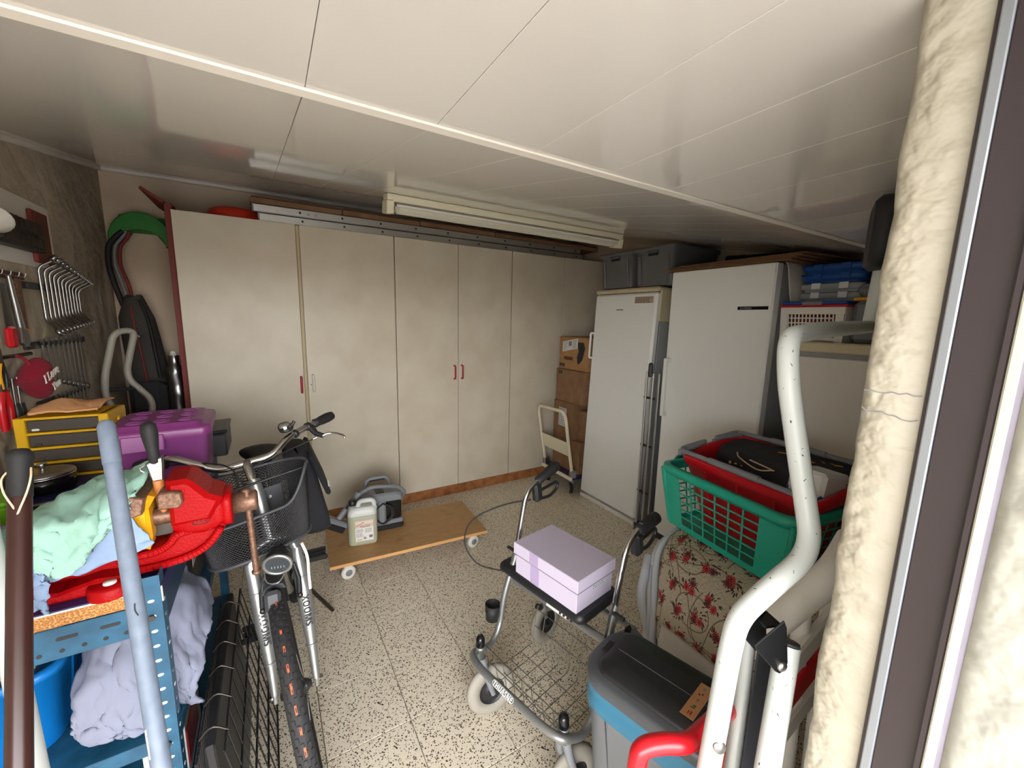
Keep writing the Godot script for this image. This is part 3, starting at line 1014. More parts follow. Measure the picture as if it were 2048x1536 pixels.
# ---------------------------------------------------------------- workbench of slotted blue steel
# smooth surface through a grid of control points
func gridsheet(st: SurfaceTool, rows: Array, nu: int, nv: int, th: float, wob := 0.0, seedn := 1) -> void:
	var ns := FastNoiseLite.new()
	ns.seed = seedn
	ns.frequency = 3.0
	var cat := func(a: Array, t: float) -> Vector3:
		var s := t * (a.size() - 1)
		var i := mini(int(s), a.size() - 2)
		var p0: Vector3 = a[maxi(i - 1, 0)]
		var p3: Vector3 = a[mini(i + 2, a.size() - 1)]
		return a[i].cubic_interpolate(a[i + 1], p0, p3, s - i)
	sheet(st, nu, nv, func(u: float, v: float) -> Vector3:
		var col := []
		for r in rows: col.append(cat.call(r, u))
		var p: Vector3 = cat.call(col, v)
		if wob > 0.0:
			p += v3(ns.get_noise_3d(u * 1.3, v * 1.3, 0), ns.get_noise_3d(u * 1.3, v * 1.3, 5), ns.get_noise_3d(u * 1.3, v * 1.3, 9)) * wob
			p += v3(ns.get_noise_3d(u * 2.0, v * 3.0, 20), ns.get_noise_3d(u * 2.0, v * 3.0, 25), ns.get_noise_3d(u * 2.0, v * 3.0, 29)) * wob * 0.42
		return p, th)

func ellipse(a: float, b: float, n := 12) -> Array:
	var out := []
	for k in n: out.append([a * cos(TAU * k / n), b * sin(TAU * k / n)])
	return out

func build_bench() -> void:
	var t := thing("workbench", "blue slotted steel workbench with a dark blue chipboard top along the left wall", "workbench", v3(0, 0, 0))
	var z0 := -1.137
	var z1 := -2.34
	obj("board", bc(v3(-0.855, 0.862, z1), v3(-0.252, 0.898, z0 - 0.004), 0.001), mats.chipboard, t)
	obj("top_sheet", bc(v3(-0.857, 0.898, z1 - 0.002), v3(-0.249, 0.9015, z0 - 0.001), 0.0008), mats.bench_top, t)
	obj("edge_trim", bc(v3(-0.857, 0.8945, z0 - 0.003), v3(-0.247, 0.8985, z0 + 0.0005), 0.0006), mats.pvc_trim, t)
	obj("edge_trim", bc(v3(-0.251, 0.862, z0 - 0.004), v3(-0.2465, 0.9, z0 + 0.0006), 0.0006), mats.pvc_trim, t)
	obj("edge_band", bc(v3(-0.252, 0.862, z1), v3(-0.2485, 0.899, z0 - 0.004), 0.0006), mats.bench_top, t)
	# slots are cut through the beam and the posts as dark recesses
	var beam := obj("beam", bc(v3(-0.855, 0.79, z0 - 0.003), v3(-0.285, 0.862, z0), 0.001), mats.bench_blue, t)
	for i in 6:
		var x := -0.34 - 0.068 * i
		var st := S()
		prism(st, P2(round_rect(0.034, 0.008, 0.0039, 3)), 0.0012, Transform3D(Basis(), v3(x, 0.836, z0 + 0.0002)))
		obj("slot", st, mats.ink, beam)
		for k in 2:
			st = S()
			prism(st, P2(ellipse(0.0045, 0.0045, 10)), 0.0012, Transform3D(Basis(), v3(x - 0.01 + 0.034 * k, 0.808, z0 + 0.0002)))
			obj("hole", st, mats.ink, beam)
	obj("beam", bc(v3(-0.2525, 0.79, z1), v3(-0.2495, 0.862, z0 - 0.04), 0.001), mats.bench_blue_dark, t)
	obj("shelf", bc(v3(-0.855, 0.5, z1), v3(-0.252, 0.506, z0 - 0.003), 0.001), mats.bench_blue, t)
	obj("shelf_lip", bc(v3(-0.855, 0.468, z0 - 0.006), v3(-0.285, 0.506, z0 - 0.003), 0.001), mats.bench_blue, t)
	obj("shelf_lip", bc(v3(-0.2525, 0.468, z1), v3(-0.2495, 0.506, z0 - 0.04), 0.001), mats.bench_blue, t)
	obj("shelf", bc(v3(-0.855, 0.1, z1), v3(-0.252, 0.106, z0 - 0.003), 0.001), mats.bench_blue, t)
	for px in [[-0.252, 1.0, z0, 1.0], [-0.858, -1.0, z0, 1.0], [-0.252, 1.0, z1, -1.0], [-0.858, -1.0, z1, -1.0]]:
		var sx: float = px[1]
		var sz: float = px[3]
		var st := S()
		var w := 0.038
		var L := [[0, 0], [-sx * w, 0], [-sx * w, -sz * 0.003], [-sx * 0.003, -sz * 0.003], [-sx * 0.003, -sz * w], [0, -sz * w]]
		prism(st, P2(L), 0.93, Transform3D(Basis(v3(1, 0, 0), v3(0, 0, 1), v3(0, -1, 0)), v3(px[0] + sx * 0.003, 0.465, px[2] + sz * 0.003)), 0.0)
		var po := obj("post", st, mats.bench_blue, t)
		if px[0] > -0.5:
			for k in 24:
				var y := 0.87 - 0.0385 * k
				st = S()
				if sz > 0.0:
					prism(st, P2(ellipse(0.0062, 0.0037)), 0.001, Transform3D(Basis(), v3(px[0] - 0.019 + 0.003, y, z0 + 0.0033)))
					obj("slot", st, mats.ink if k in [13, 14, 17, 18, 20] else mats.paper, po)
				st = S()
				prism(st, P2(ellipse(0.0058, 0.0037)), 0.001, Transform3D(Basis(v3(0, 1, 0), PI / 2), v3(px[0] + 0.0033, y - 0.012, px[2] + sz * (-0.019 + 0.003))))
				obj("slot", st, mats.ink_grey if k % 3 else mats.paper, po)
	# bolt heads at the joints
	for q in [[-0.27, 0.83], [-0.27, 0.487]]:
		obj("bolt", tb([v3(q[0], q[1], z0 + 0.003), v3(q[0], q[1], z0 + 0.009)], 0.007, 6), mats.dark_steel, t)

func build_vise() -> void:
	var zc := -1.236
	var t := thing("bench_vise", "big red cast iron bench vise clamped to the workbench top", "vise", v3(0, 0, 0))
	var at := Transform3D(Basis(), v3(0, 0, zc))
	# foot plate with a lug that takes the bolt
	obj("foot", pr([[-0.53, 0.902], [-0.305, 0.902], [-0.3, 0.93], [-0.36, 0.938], [-0.42, 0.925], [-0.47, 0.94], [-0.53, 0.935]], 0.15, at, 0.006), mats.vise_red, t)
	var lug := lt([[0.04, 0.0], [0.04, 0.022], [0.036, 0.027], [0.001, 0.027]], 22, Transform3D(Basis(), v3(-0.335, 0.902, zc + 0.077)))
	obj("lug", lug, mats.vise_red, t)
	obj("bolt_head", lt([[0.0115, 0.0], [0.0115, 0.004], [0.001, 0.005]], 16, Transform3D(Basis(), v3(-0.335, 0.9285, zc + 0.085))), mats.paper, t)
	# C-shaped body: a thin web with a heavy flange round it
	var web := [[-0.5, 0.93], [-0.4, 0.925], [-0.3, 0.912], [-0.245, 0.912], [-0.19, 0.922], [-0.15, 0.945], [-0.122, 0.985], [-0.118, 1.0], [-0.225, 1.0], [-0.232, 0.98], [-0.262, 0.965], [-0.33, 0.96], [-0.345, 0.975], [-0.4, 1.035], [-0.48, 1.04], [-0.52, 0.99]]
	obj("body", pr(web, 0.062, at, 0.008), mats.vise_red, t)
	var fl := [v3(-0.3, 0.92, 0), v3(-0.245, 0.921, 0), v3(-0.193, 0.931, 0), v3(-0.158, 0.952, 0), v3(-0.134, 0.985, 0)]
	var st := S()
	for f in [fl, [v3(-0.325, 0.955, 0), v3(-0.265, 0.958, 0), v3(-0.236, 0.97, 0), v3(-0.215, 0.992, 0), v3(-0.15, 0.996, 0)], [v3(-0.305, 0.915, 0), v3(-0.325, 0.957, 0)]]:
		var c := curve(f, 5)
		for i in c.size() - 1:
			var d: Vector3 = c[i + 1] - c[i]
			box(st, (c[i] + c[i + 1]) / 2 + v3(0, 0, zc), v3(d.length() + 0.006, 0.017, 0.094), Basis(v3(0, 0, 1), atan2(d.y, d.x)), 0.004)
	obj("flange", st, mats.vise_red, t)
	# spindle housing and front jaw
	st = S()
	var rings := []
	for k in [[-0.226, 0.036, 0.044], [-0.2, 0.047, 0.054], [-0.17, 0.05, 0.056], [-0.142, 0.046, 0.052], [-0.128, 0.037, 0.044], [-0.125, 0.043, 0.05], [-0.109, 0.043, 0.05], [-0.107, 0.041, 0.047]]:
		var ring := PackedVector3Array()
		for p in round_rect(k[2] * 2, k[1] * 2, k[1] * 0.6, 5): ring.append(v3(k[0], 1.03 + p[1], zc - p[0]))
		rings.append(ring)
	loft(st, rings)
	obj("spindle_housing", st, mats.vise_red, t)
	obj("jaw_block", pr([[-0.226, 1.02], [-0.15, 1.02], [-0.122, 1.072], [-0.15, 1.088], [-0.178, 1.125], [-0.19, 1.133], [-0.228, 1.133]], 0.125, at, 0.01), mats.vise_red, t)
	obj("jaw_plate", pr([[-0.242, 1.075], [-0.205, 1.072], [-0.196, 1.082], [-0.197, 1.108], [-0.21, 1.113], [-0.236, 1.114], [-0.242, 1.108]], 0.155, at, 0.003), mats.rust_steel, t)
	obj("jaw_plate", pr([[-0.316, 1.084], [-0.29, 1.066], [-0.27, 1.07], [-0.262, 1.108], [-0.285, 1.116], [-0.316, 1.108]], 0.155, at, 0.003), mats.rust_steel, t)
	obj("rear_jaw", pr([[-0.33, 1.0], [-0.27, 0.97], [-0.262, 1.0], [-0.264, 1.072], [-0.25, 1.098], [-0.275, 1.11], [-0.33, 1.11], [-0.4, 1.05], [-0.4, 1.0]], 0.11, at, 0.008), mats.vise_yellow, t)
	obj("slide_bar", tb([v3(-0.3, 1.034, zc + 0.01), v3(-0.2, 1.034, zc + 0.01)], 0.021, 18), mats.rust_steel, t)
	obj("slide_block", bx(v3(-0.26, 1.005, zc - 0.01), v3(0.1, 0.045, 0.05), Basis(), 0.004), mats.dark_steel, t)
	st = S()
	lathe(st, [[0.001, -0.02], [0.027, -0.02], [0.0275, 0.035], [0.0265, 0.04], [0.021, 0.043], [0.001, 0.043]], 22, Transform3D(Basis(v3(0, 0, 1), -PI / 2), v3(-0.094, 1.029, zc)))
	var sp := obj("spindle_head", st, mats.rust_steel, t)
	var tilt := v3(0.035, -1, 0.02).normalized()
	var hp := v3(-0.074, 1.029, zc + 0.012)
	obj("tommy_bar", tb([hp - tilt * 0.034, hp + tilt * 0.2], 0.0078, 12), mats.rust_steel, sp)
	obj("bar_knob", lt([[0.002, -0.006], [0.012, -0.003], [0.012, 0.004], [0.008, 0.007], [0.001, 0.007]], 12, along(hp + tilt * 0.2, tilt)), mats.rust_steel, sp)
	obj("bar_knob", lt([[0.002, -0.004], [0.011, -0.002], [0.011, 0.003], [0.001, 0.006]], 12, along(hp - tilt * 0.034, -tilt)), mats.rust_steel, sp)
	# cast badge
	var zf := zc + 0.0562
	var ov := []
	for p in round_rect(0.033, 0.02, 0.0085, 6): ov.append(v3(-0.17 + p[0], 1.022 + p[1], zf))
	ov.append(ov[0])
	ov.append(ov[1])
	var bd := mat("badge_red", hexc("5c080a"), 0.5)
	obj("badge_ring", tb(ov, 0.0011, 5), mats.badge_red, t)
	letters("badge_letters", "FEC", 0.0105, v3(-0.17, 1.022, zf), v3(1, 0, 0), v3(0, 1, 0), mats.badge_red, t, true, 0.002)
	# hammer like tool standing in the jaws
	var h := thing("scraper", "wooden scraper with a black grip clamped upright in the vise jaws", "hand tool", v3(-0.243, 1.07, zc + 0.02), Basis(v3(0, 0, 1), 0.05))
	obj("shaft", lt([[0.004, -0.03], [0.011, 0.0], [0.0115, 0.06]], 10), mats.copper_wood, h)
	obj("collar", pr([[-0.011, 0.058], [0.011, 0.058], [0.016, 0.1], [0.017, 0.118], [0.0, 0.112], [-0.017, 0.104], [-0.014, 0.085]], 0.014, Transform3D(), 0.003), mats.steel, h)
	obj("ring", tb([v3(-0.021, 0.085, 0.004), v3(-0.027, 0.09, 0.004), v3(-0.027, 0.097, 0.004), v3(-0.02, 0.1, 0.004)], 0.002, 6), mats.chrome, h)
	obj("grip", lt([[0.006, 0.1], [0.0105, 0.105], [0.0115, 0.13], [0.0155, 0.165], [0.0165, 0.18], [0.0145, 0.196], [0.006, 0.203], [0.001, 0.203]], 14), mats.rubber, h)
	# cloths over the body of the vise
	st = S()
	gridsheet(st, [
		[v3(-0.53, 1.02, -1.36), v3(-0.45, 1.06, -1.36), v3(-0.37, 1.085, -1.35), v3(-0.3, 1.1, -1.33)],
		[v3(-0.525, 1.04, -1.24), v3(-0.44, 1.085, -1.25), v3(-0.37, 1.1, -1.24), v3(-0.315, 1.117, -1.24)],
		[v3(-0.52, 1.03, -1.165), v3(-0.44, 1.06, -1.165), v3(-0.365, 1.075, -1.165), v3(-0.295, 1.085, -1.168)],
		[v3(-0.515, 1.0, -1.15), v3(-0.43, 1.0, -1.15), v3(-0.35, 1.01, -1.155), v3(-0.27, 1.03, -1.162)],
		[v3(-0.51, 0.98, -1.148), v3(-0.425, 0.965, -1.146), v3(-0.345, 0.975, -1.15), v3(-0.252, 1.0, -1.158)]], 40, 28, 0.004, 0.008, 3)
	tag(obj("cloth", st, mats.cloth_blue), "pale blue cleaning cloth draped over the red vise, mostly under the mint one", "cloth")
	st = S()
	gridsheet(st, [
		[v3(-0.5, 1.03, -1.4), v3(-0.45, 1.07, -1.4), v3(-0.39, 1.1, -1.38), v3(-0.33, 1.115, -1.36), v3(-0.275, 1.14, -1.34)],
		[v3(-0.5, 1.06, -1.26), v3(-0.445, 1.098, -1.27), v3(-0.38, 1.115, -1.25), v3(-0.32, 1.13, -1.25), v3(-0.262, 1.148, -1.27)],
		[v3(-0.49, 1.06, -1.155), v3(-0.435, 1.08, -1.15), v3(-0.38, 1.09, -1.148), v3(-0.33, 1.1, -1.15), v3(-0.275, 1.125, -1.19)],
		[v3(-0.475, 1.035, -1.14), v3(-0.425, 1.04, -1.135), v3(-0.375, 1.05, -1.13), v3(-0.33, 1.06, -1.14), v3(-0.285, 1.1, -1.16)],
		[v3(-0.47, 1.0, -1.138), v3(-0.42, 0.99, -1.13), v3(-0.378, 0.985, -1.128), v3(-0.345, 1.04, -1.14), v3(-0.293, 1.085, -1.155)]], 44, 30, 0.004, 0.016, 4)
	tag(obj("cloth", st, mats.cloth_mint), "mint green cleaning cloth lying crumpled over the blue one on the vise", "cloth")
	st = S()
	gridsheet(st, [
		[v3(-0.53, 1.02, -1.15), v3(-0.49, 1.03, -1.14), v3(-0.45, 1.02, -1.135), v3(-0.425, 1.0, -1.13)],
		[v3(-0.53, 0.985, -1.135), v3(-0.495, 0.985, -1.125), v3(-0.455, 0.975, -1.12), v3(-0.42, 0.965, -1.12)],
		[v3(-0.52, 0.965, -1.13), v3(-0.485, 0.955, -1.12), v3(-0.45, 0.935, -1.115), v3(-0.425, 0.915, -1.117)]], 26, 18, 0.004, 0.012, 8)
	tag(obj("cloth", st, mats.cloth_blue), "pale blue cloth corner hanging off the left end of the vise", "cloth")

func build_bench_goods() -> void:
	var y := 0.902
	# yellow drawer cabinet
	var c := thing("drawer_cabinet", "small yellow cabinet with four smoky drawers on the workbench", "cabinet", v3(-0.667, y, -2.19), Basis(v3(0, 1, 0), -0.06))
	var w := 0.225
	var h := 0.235
	for s in [-1, 1]: obj("side", bc(v3(s * w / 2 - 0.016, 0, -0.085), v3(s * w / 2 + 0.014, h, 0.089), 0.003), mats.yellow_plastic, c)
	for k in 5: obj("shelf_bar", bc(v3(-w / 2, k * 0.0565, -0.085), v3(w / 2, k * 0.0565 + 0.009, 0.087), 0.002), mats.yellow_plastic, c)
	obj("back", bc(v3(-w / 2, 0, -0.087), v3(w / 2, h, -0.083)), mats.yellow_plastic, c)
	for k in 4:
		var d := obj("drawer", bc(v3(-w / 2 + 0.014, k * 0.0565 + 0.011, -0.08), v3(w / 2 - 0.014, k * 0.0565 + 0.054, 0.08), 0.003), mats.drawer_smoke, c)
		obj("drawer_pull", bx(v3(-0.075, k * 0.0565 + 0.02, 0.083), v3(0.02, 0.008, 0.008), Basis(), 0.002), mats.off_white if k == 3 else mats.drawer_smoke, d)
	obj("side_knob", tb([v3(w / 2 + 0.01, h - 0.04, 0.0), v3(w / 2 + 0.022, h - 0.04, 0.0)], 0.012, 12), mats.yellow_plastic, c)
	var st := S()
	gridsheet(st, [
		[v3(-0.76, y + h + 0.018, -2.27), v3(-0.7, y + h + 0.035, -2.27), v3(-0.64, y + h + 0.02, -2.28), v3(-0.57, y + h + 0.028, -2.28)],
		[v3(-0.765, y + h + 0.022, -2.19), v3(-0.7, y + h + 0.042, -2.2), v3(-0.64, y + h + 0.025, -2.19), v3(-0.57, y + h + 0.03, -2.19)],
		[v3(-0.76, y + h + 0.012, -2.105), v3(-0.7, y + h + 0.014, -2.105), v3(-0.64, y + h + 0.012, -2.1), v3(-0.575, y + h + 0.014, -2.1)]], 30, 16, 0.006, 0.006, 12)
	tag(obj("cloth", st, mats.cloth_orange), "pale orange cloth folded on top of the yellow drawer cabinet", "cloth")
	# purple tote
	var p := thing("storage_box", "purple plastic storage box with a lid and clip on the workbench", "storage box", v3(-0.35, y, -1.925), Basis(v3(0, 1, 0), 0.04))
	st = S()
	var rings := []
	for k in [[0.0, 0.9], [0.02, 0.93], [0.185, 1.0], [0.19, 1.06], [0.2, 1.06]]:
		var ring := PackedVector3Array()
		for q in round_rect(0.27 * k[1], 0.3 * k[1], 0.03, 4): ring.append(v3(q[0], k[0], -q[1]))
		rings.append(ring)
	loft(st, rings)
	obj("tub", st, mats.purple_plastic, p)
	st = S()
	rings = []
	for k in [[0.193, 1.08], [0.215, 1.09], [0.223, 1.06], [0.223, 0.92], [0.237, 0.88], [0.239, 0.84]]:
		var ring := PackedVector3Array()
		for q in round_rect(0.27 * k[1], 0.3 * k[1], 0.03, 4): ring.append(v3(q[0], k[0], -q[1]))
		rings.append(ring)
	loft(st, rings)
	var lid := obj("lid", st, mats.purple_lid, p)
	for j in 3:
		for k in [-1, 0, 1]:
			obj("boss", lt([[0.024, 0.235], [0.024, 0.2415], [0.019, 0.2415], [0.018, 0.2395], [0.001, 0.2395]], 18, Transform3D(Basis(), v3(k * 0.07, 0, -0.085 + j * 0.085))), mats.purple_plastic, lid)
	obj("clip", bx(v3(-0.04, 0.183, 0.166), v3(0.11, 0.055, 0.014), Basis(v3(1, 0, 0), -0.1), 0.003), mats.purple_plastic, p)
	obj("clip", bx(v3(-0.04, 0.183, -0.166), v3(0.11, 0.055, 0.014), Basis(v3(1, 0, 0), 0.1), 0.003), mats.purple_plastic, p)
	var bb := thing("case", "black plastic case behind the purple storage box", "case", v3(-0.275, y, -2.22))
	obj("body", bc(v3(-0.1, 0, -0.13), v3(0.09, 0.1, 0.1), 0.006), mats.charcoal, bb)
	obj("lid", bx(v3(0.0, 0.108, -0.015), v3(0.19, 0.014, 0.235), Basis(v3(0, 0, 1), 0.04), 0.004), mats.black_plastic, bb)
	# small things on the bench top
	var pan := thing("pot", "dark pot with bright rims on the workbench before the drawers", "pot", v3(-0.7, y, -1.98))
	obj("bowl", lt([[0.001, 0.0], [0.06, 0.0], [0.075, 0.01], [0.078, 0.055], [0.074, 0.055], [0.07, 0.012], [0.001, 0.006]], 26), mats.black_gloss, pan)
	obj("rim", lt([[0.074, 0.053], [0.08, 0.053], [0.08, 0.058], [0.074, 0.058], [0.074, 0.053]], 26), mats.chrome, pan)
	obj("lid", lt([[0.078, 0.06], [0.078, 0.065], [0.04, 0.074], [0.001, 0.076]], 26), mats.steel, pan)
	obj("knob", lt([[0.006, 0.074], [0.006, 0.085], [0.014, 0.09], [0.012, 0.098], [0.001, 0.1]], 14), mats.chrome, pan)
	for k in 2:
		var s := thing("flat_spanner", ["longer spanner lying on the dark blue bench top", "shorter spanner lying nearer on the dark blue bench top"][k], "spanner", v3(-0.615 - 0.03 * k, y + 0.004, -1.83 + 0.06 * k), Basis(v3(0, 1, 0), 0.2 + 0.25 * k))
		obj("shaft", bc(v3(-0.1, -0.003, -0.008), v3(0.03, 0.004, 0.008), 0.002), mats.steel, s)
		obj("open_end", pr([[0.025, -0.011], [0.05, -0.019], [0.068, -0.012], [0.05, -0.007], [0.05, 0.006], [0.07, 0.012], [0.05, 0.019], [0.025, 0.011]], 0.008, Transform3D(Basis(v3(1, 0, 0), -PI / 2), v3(0, 0.001, 0)), 0.001), mats.steel, s)
	var jar := thing("jar", "small glass jar on the workbench behind the mint cloth", "jar", v3(-0.6, y, -1.64))
	obj("glass", lt([[0.001, 0.0], [0.026, 0.0], [0.028, 0.006], [0.028, 0.04], [0.026, 0.045], [0.024, 0.04], [0.024, 0.008], [0.001, 0.006]], 18), mats.clear_plastic, jar)
	obj("pebble", bx(v3(0, 0.012, 0), v3(0.026, 0.02, 0.022), Basis(v3(0, 1, 0), 0.5), 0.008), mats.dark_wood, jar)
	var lm := thing("box", "bright lime green plastic box at the left edge of the workbench", "box", v3(-0.735, y, -1.68))
	obj("body", bx(v3(0, 0.04, 0), v3(0.16, 0.08, 0.12), Basis(), 0.012), mats.lime, lm)
	obj("lid", bx(v3(0, 0.085, 0), v3(0.17, 0.014, 0.13), Basis(), 0.006), mats.lime, lm)
	var gb := thing("bag", "grey plastic bag lying below the lime green box", "bag", v3(-0.64, y, -1.42))
	st = S()
	gridsheet(st, [[v3(-0.1, 0.002, -0.1), v3(0, 0.05, -0.1), v3(0.1, 0.002, -0.1)], [v3(-0.12, 0.03, 0), v3(0, 0.1, 0), v3(0.1, 0.04, 0)], [v3(-0.1, 0.002, 0.1), v3(0, 0.04, 0.12), v3(0.09, 0.002, 0.1)]], 18, 18, 0.002, 0.02, 9)
	obj("bag_skin", st, mats.grey_plastic, gb)
	# blue tub, towel and black crate on the shelf
	var tb1 := thing("tub", "bright blue plastic tub with a lid on the workbench shelf", "tub", v3(-0.655, 0.507, -1.4))
	st = S()
	rings = []
	for k in [[0.0, 0.86], [0.015, 0.88], [0.2, 0.98], [0.2, 1.03], [0.222, 1.04], [0.224, 0.98], [0.205, 0.95]]:
		var ring := PackedVector3Array()
		for q in round_rect(0.39 * k[1], 0.42 * k[1], 0.06, 6): ring.append(v3(q[0], k[0], -q[1]))
		rings.append(ring)
	loft(st, rings)
	obj("shell", st, mats.tub_blue, tb1)
	for zz in [0.08, -0.02]: obj("rib", bx(v3(0.178, 0.1, zz), v3(0.012, 0.18, 0.03), Basis(v3(0, 0, 1), -0.1), 0.005), mats.tub_blue, tb1)
	obj("contents", bx(v3(0.0, 0.205, 0.0), v3(0.3, 0.03, 0.32), Basis(), 0.01), mats.canvas, tb1)
	st = S()
	gridsheet(st, [
		[v3(-0.4, 0.7, -1.42), v3(-0.34, 0.79, -1.42), v3(-0.28, 0.78, -1.45), v3(-0.235, 0.72, -1.47), v3(-0.21, 0.62, -1.5)],
		[v3(-0.42, 0.7, -1.3), v3(-0.36, 0.78, -1.28), v3(-0.3, 0.785, -1.28), v3(-0.235, 0.76, -1.29), v3(-0.2, 0.64, -1.34)],
		[v3(-0.435, 0.64, -1.2), v3(-0.37, 0.7, -1.18), v3(-0.31, 0.7, -1.18), v3(-0.25, 0.68, -1.225), v3(-0.214, 0.6, -1.25)],
		[v3(-0.44, 0.58, -1.18), v3(-0.38, 0.6, -1.155), v3(-0.32, 0.6, -1.158), v3(-0.26, 0.6, -1.21), v3(-0.22, 0.55, -1.215)],
		[v3(-0.425, 0.535, -1.19), v3(-0.38, 0.528, -1.17), v3(-0.33, 0.525, -1.165), v3(-0.265, 0.525, -1.215), v3(-0.224, 0.49, -1.215)]], 50, 40, 0.008, 0.016, 21)
	tag(obj("towel", st, mats.towel), "white terry towel bundled on the workbench shelf beside the blue tub", "towel")
	var cr := thing("crate", "black crate with a white paper label on the workbench shelf", "crate", v3(-0.43, 0.507, -1.95))
	obj("shell", bx(v3(0, 0.13, 0), v3(0.3, 0.26, 0.62), Basis(), 0.012), mats.black_plastic, cr)
	obj("rim", bx(v3(0, 0.25, 0), v3(0.32, 0.03, 0.64), Basis(), 0.008), mats.charcoal, cr)
	plate("label", v3(0.1525, 0.17, 0.22), v3(0, 0, -0.05), v3(0, 0.035, 0), print_mat("crate_label", label_tex(96, 64, Color(0.86, 0.86, 0.84), text_lines(6, 6, 80, 6, 9, 0.35, 4))), cr)
	var pk := thing("packet", "red and white packet standing on the floor under the workbench", "packet", v3(-0.34, 0.107, -1.5))
	obj("pack", bx(v3(0, 0.14, 0), v3(0.1, 0.28, 0.24), Basis(), 0.004), mats.paper, pk)
	obj("red_panel", bx(v3(0.051, 0.1, 0.02), v3(0.003, 0.12, 0.17)), mats.red_plastic, pk)

func build_poles() -> void:
	var g := thing("pole", "blue-grey metal pole with a barcode sticker leaning before the workbench", "pole", v3(-0.047, 0, -0.255))
	var top := v3(-0.247, 1.306, -0.853)
	obj("tube", tb([v3(0, 0.005, 0), top * 0.945], 0.0135, 18), mats.pole_grey, g)
	var d := top.normalized()
	var st := S()
	lathe(st, [[0.0138, 0.0], [0.0145, 0.002], [0.0145, 0.08], [0.011, 0.09], [0.009, 0.092], [0.001, 0.085]], 18, along(top - d * 0.095, d))
	obj("end_sleeve", st, mats.pole_grey, g)
	var bars := []
	for k in 14: bars.append([6, 6 + k * 8, 40, 2 + (k * 5) % 5, 0.25])
	var pm := print_mat("barcode_sticker", label_tex(64, 128, Color(0.87, 0.87, 0.85), bars + text_lines(48, 8, 12, 12, 9, 0.4, 6)))
	st = S()
	var ax := along(d * 0.99, d)
	var ring := []
	for e in [-0.022, 0.022]:
		var rg := PackedVector3Array()
		for k in 9:
			var a := lerpf(0.5, 2.4, k / 8.0)
			rg.append(ax * v3(cos(a) * 0.0139, e, sin(a) * 0.0139))
		ring.append(rg)
	st.set_smooth_group(0)
	for k in 8:
		for c in [[0, k], [1, k], [1, k + 1], [0, k], [1, k + 1], [0, k + 1]]:
			st.set_uv(Vector2(c[1] / 8.0, 1.0 - c[0]))
			st.add_vertex(ring[c[0]][c[1]])
	obj("sticker", st, pm, g)
	obj("scuff", tb(curve([ax * v3(0.006, 0.2, 0.0126), ax * v3(0.003, 0.21, 0.0136), ax * v3(0.004, 0.222, 0.0134)], 4), 0.0012, 5), mats.ink, g)
	var b := thing("pole", "dark brown pole with a black rubber cap and a string loop at the left", "pole", v3(-0.297, 0, -0.341))
	var bt := v3(-0.112, 1.266, -0.747)
	var bd := bt.normalized()
	obj("tube", tb([v3(0, 0.005, 0), bt - bd * 0.06], 0.0155, 18), mats.pole_brown, b)
	obj("cap", lt([[0.0165, -0.02], [0.0165, 0.045], [0.0185, 0.052], [0.0175, 0.062], [0.012, 0.07], [0.001, 0.072]], 18, along(bt - bd * 0.07, bd)), mats.rubber, b)
	var lp := []
	var o := b.position
	for p in [v3(-0.418, 1.235, -1.06), v3(-0.421, 1.225, -1.045), v3(-0.415, 1.205, -1.03), v3(-0.403, 1.18, -1.02), v3(-0.399, 1.165, -1.017), v3(-0.4, 1.14, -1.008)]: lp.append(p - o)
	obj("string", tb(curve(lp, 5), 0.0016, 6), mats.string, b)
	lp = []
	for p in [v3(-0.385, 1.24, -1.05), v3(-0.38, 1.228, -1.03), v3(-0.384, 1.205, -1.02), v3(-0.395, 1.175, -1.015), v3(-0.399, 1.162, -1.013), v3(-0.396, 1.145, -1.005), v3(-0.39, 1.11, -0.99)]: lp.append(p - o)
	obj("string", tb(curve(lp, 5), 0.0016, 6), mats.string, b)
	obj("knot", bx(v3(-0.399, 1.163, -1.014) - o, v3(0.008, 0.006, 0.006), Basis(v3(0, 0, 1), 0.4), 0.002), mats.string, b)
	var w := thing("pole", "white painted pole crossing behind the dark brown pole", "pole", v3(-0.152, 0, -0.355))
	obj("tube", tb([v3(0, 0.005, 0), v3(-0.345, 1.13, -0.803)], 0.0165, 18), mats.white_paint, w)
	obj("end_cap", lt([[0.0175, 0], [0.0175, 0.03], [0.001, 0.034]], 16, along(v3(-0.345, 1.13, -0.803), v3(-0.345, 1.13, -0.803))), mats.rubber, w)

